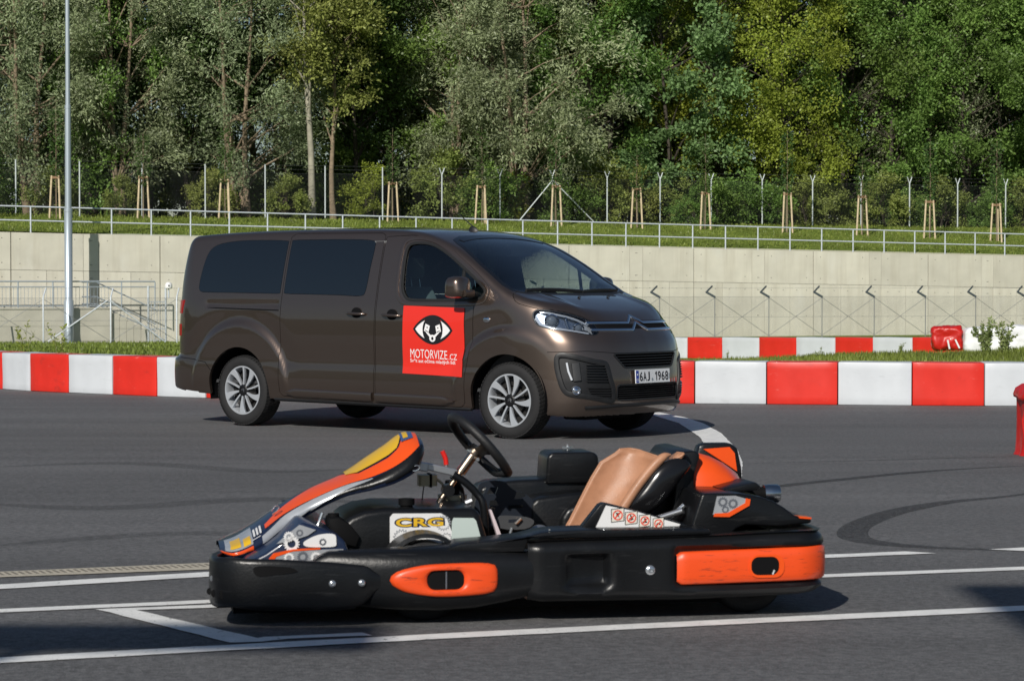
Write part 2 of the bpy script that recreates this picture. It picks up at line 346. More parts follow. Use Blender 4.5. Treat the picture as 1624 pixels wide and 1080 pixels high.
def skid(pts, w, label, m_=None):
    P = [on_ground(*q) for q in spline(pts, 8)]; vs = []; 
    for i, p in enumerate(P):
        d = (P[min(i+1, len(P)-1)] - P[max(i-1, 0)]); d.z = 0; d.normalize(); n_ = Vector((-d.y, d.x, 0))
        ww = w * min(1, .15 + 3 * i / len(P), .15 + 3 * (len(P)-1-i) / len(P))
        for s in (-1, 1): q = p + n_ * s * ww / 2; vs.append((q.x, q.y, gz(q.y) + .003))
    me = bpy.data.meshes.new('skid_mark'); me.from_pydata(vs, [], [(2*i, 2*i+1, 2*i+3, 2*i+2) for i in range(len(P)-1)])
    tag(link('skid_mark', me, m_ or M_SKID, None, 0), label, 'skid mark', kind='structure')
skid([(1720, 770), (1600, 787), (1500, 797), (1420, 812), (1365, 832), (1352, 848), (1372, 858), (1440, 866), (1540, 871), (1700, 874)], .16, 'dark looping tyre mark behind the kart tail')
skid([(1180, 780), (1240, 771), (1340, 760), (1480, 747), (1640, 738)], .12, 'dark tyre mark running from the kart tail to the red bundle')
skid([(1180, 735), (1400, 730), (1640, 723)], .05, 'thin tyre mark beside the red bundle')
skid([(-40, 798), (160, 806), (420, 792), (640, 800)], .30, 'faint tyre mark between the van and the kart nose', M_SKID2)
skid([(-40, 742), (200, 735), (420, 748), (560, 744)], .30, 'faint tyre mark nearer to the van', M_SKID2)
skid([(620, 860), (300, 846), (-40, 868)], .22, 'faint tyre mark next to the drain', M_SKID2)
# ================================================================== track barriers
M_RED = mat('barrier_red', (.68, .028, .016), .42, var=.08, vscale=3, coat=.15)
M_WHT = mat('barrier_white', (.60, .63, .66), .45, var=.05, vscale=3)
overlay(M_RED, (.22, .03, .025), 3.0, 8, .60, .72, .35, (1, 1, 2.5)); overlay(M_RED, (.85, .30, .25), 9.0, 8, .63, .72, .35, (.6, 1, 3)); overlay(M_WHT, (.25, .26, .28), 2.6, 8, .63, .78, .4, (1, 1, 2.5)); overlay(M_WHT, (.45, .47, .48), 12, 7, .58, .75, .35, (.5, 1, 2))
def block_mesh(L, D, Hh, seed):
    r = random.Random(seed); bm = bmesh.new(); bmesh.ops.create_cube(bm, size=1)
    for v in bm.verts: v.co = (v.co.x * (L - .012), v.co.y * D, (v.co.z + .5) * Hh)
    bmesh.ops.bevel(bm, geom=bm.edges[:], offset=.012, segments=2, profile=.5, affect='EDGES')
    bmesh.ops.subdivide_edges(bm, edges=[e for e in bm.edges if e.calc_length() > .2], cuts=5, use_grid_fill=True)
    for v in bm.verts:
        k = mnoise.noise(Vector((v.co.x * 2.4 + seed * 3.1, v.co.z * 2.4, seed)))
        v.co.y += k * .012 if abs(v.co.y) > D * .45 else 0; v.co.z += .006 * mnoise.noise(Vector((v.co.x * 2, v.co.y * 2, seed * 7))) if v.co.z > .3 else 0
    me = bpy.data.meshes.new('barrier_block'); bm.to_mesh(me); bm.free(); return me
BM = [block_mesh(1, .5, .487, k) for k in range(5)]
def barrier(line, first_red, grp, lab, hh=1.0, z=None):
    for i, (a, b) in enumerate(zip(line, line[1:])):
        red = (i % 2 == 0) == first_red
        me = BM[rnd.randrange(5)].copy(); me.materials.append(M_RED if red else M_WHT)
        d = b - a; n_ = Vector((-d.y, d.x, 0)).normalized(); c = (a + b) / 2 + n_ * .25
        o = link('barrier_block', me, None, None, 40); o.location = (c.x, c.y, gz(c.y) + .002 if z is None else z(c)); o.rotation_euler = (0, 0, math.atan2(d.y, d.x)); o.scale = (d.length, 1, hh)
        if lab: wh = lab
        else: uu = 812 + F_PX * c.x / c.y; wh = 'the asphalt edge barrier ' + ('on the light mast side of the van' if uu < 300 else 'hidden behind the van' if uu < 1040 else 'between the van nose and the red cover')
        tag(o, '%s plastic block of %s' % ('red' if red else 'white', wh), 'barrier', '%s blocks of %s' % ('red' if red else 'white', wh))
# colours: between BL[0] (u 47) and BL[1] red
nL = len(left_ext)
barrier(LINE, (nL % 2 == 0), '', '')
FB = [upt(u, D) for u, D in ((860, 57.5), (920, 56.4), (977, 55.5), (1034, 54.7), (1089.9, 53.9), (1144.9, 53.1), (1203.7, 52.2), (1262.4, 51.3), (1324.3, 50.4), (1383.9, 49.5), (1446.7, 48.7), (1510, 47.9))]
def fbz(c): return at(812, 535.2, c.y).z - .487
barrier(FB, True, 'far barrier beyond the grass strip', 'the far barrier below the concrete wall', z=fbz)
# ================================================================== concrete wall with rail
WA = R(21.4); wa = Vector((math.cos(WA), math.sin(WA), 0)); wn = Vector((-math.sin(WA), math.cos(WA), 0)); W0 = Vector((0, 104.5, 0))
def wp(t, n, z): q = W0 + wa * t + wn * n; return Vector((q.x, q.y, z))
def wtop(t): return 3.22 - .0155 * t
def u2t(u, n=0):                                       # along-wall coordinate seen at photo column u
    x = (u - 812) / F_PX; q = W0 + wn * n
    return (x * q.y - q.x) / (wa.x - x * wa.y)
M_CONC = mat('cast_concrete', (.64, .615, .52), .85, var=.10, vscale=.9, bump=.25, bscale=30, objvar=.07)
overlay(M_CONC, (.45, .41, .32), 1.0, 6, .48, .72, .4, (2.6, 2.6, .16)); overlay(M_CONC, (.70, .69, .62), .8, 5, .55, .75, .5, (1.2, 1.2, .5))
M_CONC2 = mat('joint_concrete', (.24, .225, .18), .9, var=.1)
wall = thing('retaining_wall', 'long beige concrete retaining wall of cast panels below the grass slope', 'wall', W0 + Vector((0, 0, -1.1)), WA)
def wloc(t, n, z): return (t, n, z + 1.1)
b = MB(); 
for k in range(-7, 8):
    pass
b.add([wloc(-44, .045, -1.3), wloc(44, .045, -1.3), wloc(44, .045, wtop(44) - .02), wloc(-44, .045, wtop(-44) - .02), wloc(-44, .4, -1.3), wloc(44, .4, -1.3), wloc(44, .4, wtop(44) - .02), wloc(-44, .4, wtop(-44) - .02)], [(0,1,2,3),(7,6,5,4),(0,4,5,1),(1,5,6,2),(2,6,7,3),(3,7,4,0)])
b.build('wall_core', M_CONC2, wall, 0)
joints = [u2t(1290) + 6.25 * k for k in range(-10, 5)]
hole_pts = []
def panel(t0, t1, row, seed):
    g_ = .008; r = random.Random(seed); y0 = r.uniform(-.006, .004)
    if row == 0: z00, z01, z10, z11 = wtop(t0) - 1.55 + g_, wtop(t0), wtop(t1) - 1.55 + g_, wtop(t1)
    else: z00, z01, z10, z11 = -1.3, wtop(t0) - 1.55 - g_, -1.3, wtop(t1) - 1.55 - g_
    a, c = t0 + g_, t1 - g_; m = MB()
    tm = (a + c) / 2; L3 = lambda t, n, z: (t - tm, n, z - z00)
    m.add([L3(a, y0, z00), L3(c, y0, z10), L3(c, y0, z11), L3(a, y0, z01), L3(a, .05, z00), L3(c, .05, z10), L3(c, .05, z11), L3(a, .05, z01)], [(0,1,2,3),(7,6,5,4),(0,4,5,1),(1,5,6,2),(2,6,7,3),(3,7,4,0)])
    o = m.build('panel', M_CONC, wall, 0); o.location = wloc(tm, 0, z00)
    for tt in (a + .35, c - .35):
        for zz in ((z01 - .28, z00 + .25) if row == 0 else (z01 - .3, z01 - 1.5)): hole_pts.append((tt, y0, zz))
for i, (a, c) in enumerate(zip(joints, joints[1:])):
    w = c - a; g_ = .012
    for f0, f1 in ((0, .48), (.48, .585), (.585, 1)): panel(a + w*f0 + (g_ if f0 == 0 else 0), a + w*f1 - (g_ if f1 == 1 else 0), 0, i * 17 + int(f0 * 100))
    for f0, f1 in ((0, .235), (.235, .48), (.48, .585), (.585, .80), (.80, 1)): panel(a + w*f0 + (g_ if f0 == 0 else 0), a + w*f1 - (g_ if f1 == 1 else 0), 1, i * 31 + int(f0 * 100))
m = MB(); m.lathe([(0, -.012), (.017, -.007), (.017, .02)], (0, 0, 0), 'y', 8)
th = m.build('tie_hole', sm, wall, 0); th.location = wloc(*hole_pts[0])
for hp in hole_pts[1:]: dup_part(th, wloc(*hp))
# rail on the wall
M_GALV = mat('galvanised_steel', (.60, .65, .70), .45, metal=.15, var=.08, vscale=6)
rail = thing('wall_railing', 'galvanised two bar railing on top of the concrete retaining wall', 'railing', W0 + Vector((0, 0, 2.2)), WA)
rl = lambda t, n, z: (t, n, z - 2.2)
m = MB(); m.tube([(0, 0, -.02), (0, 0, 1.06)], .034, 8); p0 = m.build('post', M_GALV, rail, 60)
t0 = u2t(130 * .3889); sp_ = 1.69
for i, k in enumerate(range(-10, 38)):
    o = p0 if i == 0 else dup_part(p0); t = t0 + sp_ * k; o.location = rl(t, .18, wtop(t))
for nm, h in (('top_rail', 1.08), ('middle_rail', .50)):
    m = MB(); m.tube([rl(t0 - sp_ * 10, .18, wtop(t0 - sp_*10) + h), rl(t0 + sp_ * 37, .18, wtop(t0 + sp_ * 37) + h)], .032, 8); m.build(nm, M_GALV, rail, 60)
# ------------------------------------------------------------------ grass slope above the wall, forest floor
def fence_n(t): return float(np.interp(t, [-26, 29], [13.6, 9.8]))
def slope_z(t, n):
    f = fence_n(t); zt = wtop(t) + .02; zf = float(np.interp(t, [-26, 29], [4.67, 4.46]))
    if n <= f: k = n / f; return zt + (zf - zt) * (k * .75 + .25 * math.sin(k * math.pi / 2)) + (.05 * mnoise.noise(Vector((t * .4, n * .5, 0))) if n > .5 else 0)
    return zf + .012 * (n - f) + .15 * mnoise.noise(Vector((t * .12, n * .12, 3)))
def wsheet(name, ts, ns, m, lab):
    vs = []; nt_ = len(ts)
    for n_ in ns:
        for t in ts: nn = n_ * fence_n(t) if n_ <= 1 else n_; q = wp(t, nn, slope_z(t, nn)); vs.append(tuple(q))
    me = bpy.data.meshes.new(name); me.from_pydata(vs, [], [(j*nt_+i, j*nt_+i+1, (j+1)*nt_+i+1, (j+1)*nt_+i) for j in range(len(ns)-1) for i in range(nt_-1)])
    tag(link(name, me, m, None, 180), lab, 'slope', kind='structure')
ts_ = list(np.arange(-60, 61, 1.0))
wsheet('grass_slope', ts_, [.03, .1, .2, .3, .4, .5, .6, .7, .8, .9, 1.0], M_GRASS, 'grass slope between the retaining wall and the forest')
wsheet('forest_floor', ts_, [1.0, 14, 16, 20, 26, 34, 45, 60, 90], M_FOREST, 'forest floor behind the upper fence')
# ------------------------------------------------------------------ fences
def chain_link(m, P, x0, x1, z0, z1, pitch, r):      # diagonal wires clipped to a rectangle; P maps (t,z) -> point
    Hh = z1 - z0
    for sgn in (1, -1):
        c = x0 - Hh
        while c < x1 + Hh:
            a0, a1 = (c, z0), (c + Hh, z1)
            if sgn < 0: a0, a1 = (c, z1), (c + Hh, z0)
            lo, hi = max(0, (x0 - c) / Hh), min(1, (x1 - c) / Hh)
            if hi > lo:
                A = P(c + Hh * lo, a0[1] + (a1[1] - a0[1]) * lo); B = P(c + Hh * hi, a0[1] + (a1[1] - a0[1]) * hi)
                o = len(m.v); nrm = Vector((0, r, 0)); up = Vector((0, 0, r))
                for q in (A, B): m.v += [tuple(Vector(q) + nrm), tuple(Vector(q) - nrm * .5 + up), tuple(Vector(q) - nrm * .5 - up)]
                m.f += [(o, o+1, o+4, o+3), (o+1, o+2, o+5, o+4), (o+2, o, o+3, o+5)]
            c += pitch
    return m
M_WIRE = mat('fence_wire', (.26, .27, .27), .5, metal=.3)
fl = thing('chain_link_fence', 'chain link fence with bent post tops in front of the concrete wall', 'fence', wp(0, -3.4, -1.0), WA)
t0, t1 = u2t(-60, -3.4), u2t(1700, -3.4)
m = MB(); m.tube([(0, 0, 0), (0, 0, 1.85), (.02, .04, 1.92), (.16, .28, 2.25)], .03, 8); fp = m.build('post', M_GALV, fl, 60)
m = MB(); m.tube([(0, 0, 0), (0, 0, 1.87)], .022, 8); fq = m.build('post', M_WIRE, fl, 60)
m = MB(); m.bar((.02, 0, 1.84), (-.42, .03, 2.08), .07, .09); m.bar((-.42, .03, 2.06), (-.02, .22, 2.34), .05, .06); fr_arm_shadow = m.build('arm_and_shadow', mat('arm_shadow_dark', (.09, .11, .125), .5, metal=.3), fl, 0)  # dark lower bar models the arm's cast shadow; upper bar is the arm
tp = u2t(68.6, -3.4); k = 0; first = firstb = True; sp_ = 2.72
while tp + sp_ * (k - 2) < t1:
    tt = tp + sp_ * (k - 2); k += 1
    if tt < u2t(600, -3.4): o = fp if first else dup_part(fp); first = False; o.location = (tt, 0, 0)
    else:
        o, o2 = (fq, fr_arm_shadow) if firstb else (dup_part(fq), dup_part(fr_arm_shadow)); firstb = False; o.location = (tt, 0, 0); o2.location = (tt, 0, 0)
m = MB(); chain_link(m, lambda t, z: (t, 0, z), t0, t1, .05, 1.85, .07, .0032); tag(m.build('chain_link', M_WIRE, fl, 0, recalc=False), kind='stuff')
for h in (1.86, .95):
    m = MB(); m.tube([(t0, 0, h), (t1, 0, h)], .006, 5); m.build('tension_wire', M_WIRE, fl, 60)
m = MB(); m.tube([(t0, .28, 2.25), (t1, .28, 2.25)], .005, 5); m.build('tension_wire', M_WIRE, fl, 60)
bw0 = None
for q_ in range(0, k):
    ta_ = tp + sp_ * (q_ - 2)
    for x0_, x1_ in ((0, sp_), (sp_, 0)):
        if bw0 is None or bw0.get(x0_) is None:
            m = MB(); m.tube([(x0_, -.01, .1), (x1_, -.01, 1.82)], .011, 5); o = m.build('brace_wire', M_WIRE, fl, 60); bw0 = bw0 or {}; bw0[x0_] = o
        else: o = dup_part(bw0[x0_])
        o.location = (ta_, 0, 0)
for u0, u1 in ((72, 170), (262, 175)):
    m = MB(); m.tube([(u2t(u0, -3.4), -.05, .05), (u2t(u1, -3.4), -.03, 1.75)], .028, 8); m.build('brace', M_GALV, fl, 60)
f2 = thing('forest_fence', 'tall wire mesh fence with steel posts along the forest edge', 'fence', wp(0, 0, 0), WA)
M_WIRE2 = mat('dark_wire', (.05, .055, .055), .6)
M_POST2 = mat('light_steel', (.58, .63, .64), .5, metal=.2, var=.06)
def fp2(t, h): n_ = fence_n(t); return (t, n_, slope_z(t, n_) + h)
m = MB(); m.tube([(0, 0, -.1), (0, 0, 2.6)], .036, 8); pa = m.build('post', M_POST2, f2, 60)
m = MB(); m.tube([(0, 0, -.1), (0, 0, 2.3)], .036, 8); m.tube([(0, 0, 2.27), (-.14, 0, 2.62)], .024, 6); m.tube([(0, 0, 2.27), (.14, 0, 2.62)], .024, 6); pb = m.build('post', M_POST2, f2, 60)
us = [-70, 26, 127, 226, 326, 421, 516, 607, 701, 793, 876, 963, 1047, 1128, 1209, 1289, 1366, 1443, 1518, 1594, 1670]
fa = fb = True
for u in us:
    t = u2t(u, 11.7); t = u2t(u, fence_n(t))
    if u < 660: o = pa if fa else dup_part(pa); fa = False
    else: o = pb if fb else dup_part(pb); fb = False
    o.location = fp2(t, 0)
t0, t1 = u2t(-80, 13), u2t(1700, 9.5)
m = MB(); chain_link(m, lambda t, z: (t, fence_n(t) , slope_z(t, fence_n(t)) + z), t0, t1, .05, 2.2, .10, .0026); tag(m.build('wire_mesh', M_WIRE2, f2, 0, recalc=False), kind='stuff')
for h, dx in ((2.22, 0), (2.42, .06), (2.6, .12)):
    m = MB(); m.tube([fp2(t, h) for t in np.linspace(t0, t1, 30)], .007, 4); m.build('top_wire', M_WIRE2, f2, 60)
tb = u2t(876, fence_n(u2t(876, 11.5)))
for u in (822, 938):
    t = u2t(u, 11.5); m = MB(); a = fp2(tb, 2.1); c = fp2(t, .02); m.tube([(a[0], a[1] - .05, a[2]), (c[0], c[1] - .05, c[2])], .03, 8); m.build('brace', M_POST2, f2, 60)
# ------------------------------------------------------------------ stair landing, railing, gate, mast at the left
M_CONC3 = mat('landing_concrete', (.52, .50, .42), .88, var=.12, vscale=1.2, bump=.2, bscale=25)
ta, tbb = u2t(-90), u2t(168)
st = thing('stair_landing', 'grey concrete stair landing with steps at the foot of the wall', 'stairs', wp((ta + tbb) / 2, -1.2, -1.0), WA)
h_ = 1.39; hw = (tbb - ta) / 2
m = MB(); m.box(-hw, hw, -.05, 1.15, -.3, h_); m.box(-hw - .02, hw + .04, -.09, 1.15, h_ + .002, h_ + .06); m.build('landing', M_CONC3, st, 0, bevel=.01)
for i in range(7):
    m = MB(); m.box(hw + .05 + i * .30, hw + .05 + (i + 1) * .30 - .01, .1, 1.15, -.3, h_ - .17 * (i + 1)); m.build('step', M_CONC3, st, 0, bevel=.008)
M_GALV2 = mat('painted_steel', (.40, .46, .52), .45, metal=.4)
sr = thing('stair_railing', 'grey steel railing with thin balusters on the stair landing', 'railing', wp((ta + tbb) / 2, -1.2, .45), WA)
ra, rb = -hw, u2t(236) - (ta + tbb) / 2
for nm, h, r_ in (('top_rail', 1.08, .03), ('middle_rail', .86, .022), ('bottom_rail', .07, .02)):
    m = MB(); m.tube([(ra, 0, h), (rb if h > .5 else hw, 0, h)], r_, 8); m.build(nm, M_GALV2, sr, 60)
m = MB(); m.tube([(0, 0, 0), (0, 0, 1.06)], .026, 8); po = m.build('post', M_GALV2, sr, 60); x = ra; first = True
while x < rb + .1:
    o = po if first else dup_part(po); first = False; o.location = (min(x, rb), 0, 0); x += 1.42
m = MB(); m.tube([(0, 0, .07), (0, 0, .86)], .0085, 5); ba = m.build('baluster', M_GALV2, sr, 60); x = ra + .1; first = True
while x < hw:
    o = ba if first else dup_part(ba); first = False; o.location = (x, 0, 0); x += .15
for h in (1.05, .45, .15):
    m = MB(); m.tube([(hw - 1.2, .2, h), (hw - .6, .2, h), (hw + 1.9, .2, h - 1.15)], .026, 8); m.build('stair_rail', M_GALV2, sr, 60)
gt = thing('steel_gate', 'narrow steel bar gate in the chain link fence beside the white camera', 'gate', wp(u2t(250, -3.4), -3.3, -1.0), WA)
gw = .36
m = MB(); m.tube([(-gw, 0, 0), (-gw, 0, 2.35)], .045, 8); m.build('post', M_GALV, gt, 60)
m = MB(); m.tube([(gw, 0, 0), (gw, 0, 2.35)], .045, 8); m.build('post', M_GALV, gt, 60)
m = MB(); 
for z in (.12, .6, 1.7): m.bar((-gw, 0, z), (gw, 0, z), .04, .04)
m.build('gate_frame', M_GALV, gt, 0)
for i in range(5): x = -gw + .12 + i * .12; m = MB(); m.tube([(x, 0, .12), (x, 0, 1.7)], .012, 6); m.build('gate_bar', M_GALV, gt, 60)
m = MB(); m.lathe([(0, .20), (.06, .2), (.11, .17), (.145, .1), (.15, .02), (.15, -.04), (.11, -.07), (0, -.07)], (0, 0, 0), 'z', 20); 
cw = m.build('camera_housing', mat('white_plastic', (.8, .8, .8), .4), None, 50)
cw.location = wp(u2t(268, -3.4), -3.35, 1.30); m = MB(); m.tube([(0, 0, -.06), (0, 0, -.45)], .03, 8); m.build('bracket', M_GALV, cw, 60); m = MB(); m.lathe([(0, -.16), (.03, -.16), (.035, -.14)], (.03, 0, .06), 'y', 10); m.build('lens', sm, cw, 60)
tag(cw, 'white round camera on top of the fence post beside the steel gate', 'camera')
M_MAST = mat('mast_steel', (.46, .52, .58), .42, metal=.5)
mast = thing('light_mast', 'tall stepped galvanised light mast in front of the concrete wall', 'lamp post', wp(u2t(109, -1.55), -1.55, -1.0))
m = MB(); m.lathe([(0, 0), (.20, 0), (.20, 1.75), (.165, 1.78), (.165, 5.4)], (0, 0, 0), 'z', 20); m.build('lower_shaft', M_MAST, mast, 50)
m = MB(); m.lathe([(.175, 5.38), (.175, 5.5), (.135, 5.52), (.12, 9.6), (.13, 9.6), (.13, 9.72), (.10, 9.74), (.085, 14.5), (0, 14.5)], (0, 0, 0), 'z', 20); m.build('upper_shaft', M_MAST, mast, 50)
m = MB(); m.box(-.3, .3, -.3, .3, -.05, .03); m.build('base_plate', M_GALV, mast, 0, bevel=.01)
m = MB(); m.bar((-1.1, 0, 14.5), (1.1, 0, 14.5), .09, .09); m.build('crossarm', M_GALV, mast, 0)
for x in (-.8, 0, .8): m = MB(); m.box(x - .28, x + .28, -.35, .05, 14.55, 14.67); m.build('floodlight', M_GALV2, mast, 0, bevel=.03)
# ------------------------------------------------------------------ red and white bundles at the right
M_TARP = mat('red_tarp', (.50, .014, .010), .38, coat=.15, var=.1, vscale=6, bump=.6, bscale=9)
M_WTARP = mat('white_tarp', (.78, .79, .80), .4, var=.05, bump=.5, bscale=7)
def bundle(L, D, Hh, amp, seed, sag=0):
    bm = bmesh.new(); bmesh.ops.create_cube(bm, size=1)
    bmesh.ops.subdivide_edges(bm, edges=bm.edges[:], cuts=18, use_grid_fill=True)
    for v in bm.verts:
        x, y, z = v.co; k = (abs(2*x)**6 + abs(2*y)**6 + abs(2*z)**6) ** (1/6)
        q = Vector((x, y, z)) / k * 1.0
        p = Vector((q.x * L, q.y * D, (q.z + .5) * Hh)); s_ = Vector((seed, seed * 2, 0))
        nn = mnoise.noise(p * 3.2 / max(Hh, .3) + s_) + .6 * abs(mnoise.noise(p * 7 / max(Hh, .3) + s_)) - .25
        dirn = Vector((q.x, q.y, q.z * .8)).normalized(); p += dirn * nn * amp
        if sag: p.z -= sag * Hh * (x + .5) * (1 if z > 0 else 0)
        p.z = max(p.z, .0); v.co = p
    me = bpy.data.meshes.new('b'); bm.to_mesh(me); bm.free(); return me
p = at(1503, 556, 46.9); bag = link('red_bundle', bundle(.62, .5, .50, .05, 3), M_TARP, None, 60); bag.location = (p.x, p.y, p.z); bag.rotation_euler = (0, R(-4), R(-8))
tag(bag, 'crumpled red tarpaulin bundle on the end of the far barrier', 'bundle')
for x in (.02, .17):
    m = MB(); m.tube([(x * 1.3, -.285, .04), (x - .02, -.292, .22)], .018, 6); m.build('strap', M_WTARP, bag, 60)
for i, (u0, u1, D) in enumerate(((1528, 1592, 46.6), (1594, 1660, 46.0), (1662, 1730, 45.4))):
    p = at((u0 + u1) / 2, 560, D); q = at(u1, 560, D) - at(u0, 560, D)
    o = link('white_bundle', bundle(q.length * 1.02, .55, .52 + .035 * i, .03, 9 + i), M_WTARP, None, 60); o.location = p; o.rotation_euler = (0, 0, R(-5))
    tag(o, ('white wrapped foam block directly beside the red bundle', 'white wrapped foam block behind the tall weeds', 'white wrapped foam block farthest from the red bundle')[i], 'block')
p = on_ground(1645, 724); m = MB(); m.loft([[((r_ * (1 + .05 * f_ * math.sin(7 * a + 1) + .03 * f_ * math.sin(13 * a + z * 6))) * math.copysign(abs(math.cos(a)) ** .7, math.cos(a)), (r_ * (1 + .05 * f_ * math.sin(7 * a))) * math.copysign(abs(math.sin(a)) ** .7, math.sin(a)), z + .012 * math.sin(5 * a) * (z > .4)) for a in np.linspace(0, 2 * math.pi, 64, endpoint=False)] for z, r_, f_ in ((0, .235, 1.2), (.03, .222, 1.1), (.15, .212, 1), (.3, .206, 1), (.44, .210, .8), (.465, .214, .6), (.475, .236, .5), (.50, .240, .5), (.55, .225, .4), (.585, .18, .3), (.60, .10, .2))], True)
rb_ = m.build('red_cover', M_TARP, None, 60); rb_.location = (p.x + .115, p.y + .2, p.z); rb_.scale = (1, 1, .93); tag(rb_, 'red tarpaulin cover standing on the asphalt beside the thin tyre mark', 'cover')
m = MB(); m.tube([(-.2, -.2, .02), (-.23, -.21, .3), (-.17, -.2, .55)], .012, 6); m.build('seam', M_TARP, rb_, 60)
# ------------------------------------------------------------------ added unseen masts behind the camera, heads placed to shade the asphalt corners
for k, (u, v, hx, hy, lab_) in enumerate(((70, 1015, 1.15, .30, 'unseen mast added to shade the asphalt on the drain side'), (1745, 985, .36, 1.0, 'unseen mast added to shade the asphalt on the red cover side'))):
    q = on_ground(u, v); hc = q + to_sun * (8.5 / to_sun.z); e = thing('shade_mast', lab_, 'lamp post', (hc.x, hc.y - .2, gz(hc.y))); hz = hc.z - gz(hc.y)
    m = MB(); m.lathe([(0, 0), (.11, 0), (.07, hz - .05), (0, hz - .05)], (0, 0, 0), 'z', 14); m.build('shaft', M_MAST, e, 60)
    m = MB(); m.box(-hx, hx, .2 - hy, .2 + hy, hz, hz + .09); m.build('shade_head', M_GALV2, e, 0, bevel=.03)
# ------------------------------------------------------------------ ridge and embankment out of the frame (what glossy paint mirrors)
hm = mat_grass('far_woods', (.012, .02, .006), (.03, .045, .012), (.05, .06, .02), .15)
vs_ = []; nn = 60
for i in range(nn + 1):
    a = R(150 + 180 * i / nn); 
    for r_, h in ((120, 0), (140, 9), (170, 13), (260, 8)):
        vs_.append((r_ * math.cos(a), r_ * math.sin(a), .1 + h * (1 + .35 * mnoise.noise(Vector((i * .35, r_ * .02, 0)))) if h else -.5))
me = bpy.data.meshes.new('hills'); me.from_pydata(vs_, [], [(4*i+j, 4*i+j+1, 4*i+j+5, 4*i+j+4) for i in range(nn) for j in range(3)])
tag(link('hills', me, hm, None, 180), 'wooded ridge all around behind the track', 'hills', kind='structure')
# ================================================================== the van
FA, WB = .881, 3.275; RA = FA + WB
VAN = thing('passenger_van', 'dark brown metallic passenger van with a red square sticker on its door', 'van', (.5385, 21.147, 0), R(-38.14))
def vl(p): return (FA - p[0], p[1], p[2])              # (s back from the nose, y, z) -> van space
def pchip(xs, ys):
    xs = np.array(xs, float); ys = np.array(ys, float); h = np.diff(xs); d = np.diff(ys) / h; m = np.zeros_like(ys)
    m[0], m[-1] = d[0], d[-1]
    for i in range(1, len(xs) - 1):
        if d[i-1] * d[i] > 0: w1, w2 = 2*h[i] + h[i-1], h[i] + 2*h[i-1]; m[i] = (w1 + w2) / (w1 / d[i-1] + w2 / d[i])
    def f(x):
        x = np.clip(np.asarray(x, float), xs[0], xs[-1]); i = np.clip(np.searchsorted(xs, x) - 1, 0, len(xs) - 2); t = (x - xs[i]) / h[i]
        return (1+2*t)*(1-t)**2*ys[i] + t*(1-t)**2*h[i]*m[i] + t*t*(3-2*t)*ys[i+1] + t*t*(t-1)*h[i]*m[i+1]
    return f
zt_f = pchip([-.2, 0, .1, .22, .4, .6, .78, .88, 1.0, 1.2, 1.4, 1.6, 1.8, 2.0, 2.3, 2.7, 3.5, 4.4, 5.0, 5.2, 5.5], [.72, .94, 1.0, 1.068, 1.155, 1.225, 1.272, 1.315, 1.395, 1.52, 1.638, 1.74, 1.812, 1.853, 1.880, 1.892, 1.894, 1.882, 1.855, 1.835, 1.79])
w_f = pchip([.1, .2, .3, .45, .56, .63, .72, .85, 1.0, 1.12, 1.25, 1.45, 1.7, 1.82, 1.95], [.88, .915, .945, .957, .952, .944, .948, .953, .950, .940, .918, .878, .815, .775, .72])
wp_f = pchip([-.3, .2, .5, .8, 1.1, 1.5, 4.2, 4.8, 5.4], [.93, .965, .985, .995, 1, 1, 1, .99, .965])
pf_f = pchip([.1, .2, .28, .34, .5, .62, .74, .84, .92, 1.0, 1.08, 1.2, 1.4], [.16, .075, .03, .012, .0, .012, .03, .055, .10, .17, .235, .33, .5])
qf_f = pchip([0, .2, .35, .5, .62, .72, .80, .87, .92, 1.0], [0, .006, .02, .055, .108, .17, .245, .36, .50, .85])
pr_f = pchip([.1, .3, .36, .5, .62, .66, .9, 1.3, 1.6, 1.8, 1.95], [5.18, 5.25, 5.30, 5.31, 5.30, 5.235, 5.235, 5.20, 5.15, 5.10, 4.98])
qr_f = pchip([0, .4, .65, .78, .86, .92, 1.0], [0, .015, .05, .10, .17, .26, .5])
def smax(a, b, k): h = np.clip(.5 + .5 * (a - b) / k, 0, 1); return b + (a - b) * h + k * h * (1 - h)
def sstep(x, a, b): t = np.clip((x - a) / (b - a), 0, 1); return t * t * (3 - 2 * t)
def halfw(s, z):
    w = w_f(z) * wp_f(s)
    mid_ = sstep(s, 1.25, 1.55) * (1 - sstep(s, 3.5, 3.8))
    w = w + (1 - mid_) * .008 * np.exp(-((z - .62) / .10) ** 2)
    for c, r1, asy in ((FA, .63, 0), (RA, .67, 0)):       # wheel arch flares with a soft crease
        r = np.hypot(s - c, (z - .335) * 1.0)
        w = w + .020 * sstep(r1 - r, 0, .05) * sstep(z, .30, .50) - .014 * sstep(r, r1 - .02, r1 + .03) * (1 - sstep(r, r1 + .03, r1 + .22)) * sstep(z, .5, .8)
    w = w - .010 * np.exp(-((z - 1.165) / .03) ** 2) * sstep(s, 3.62, 3.66) * (1 - sstep(s, 4.6, 4.66))   # sliding door track
    return w
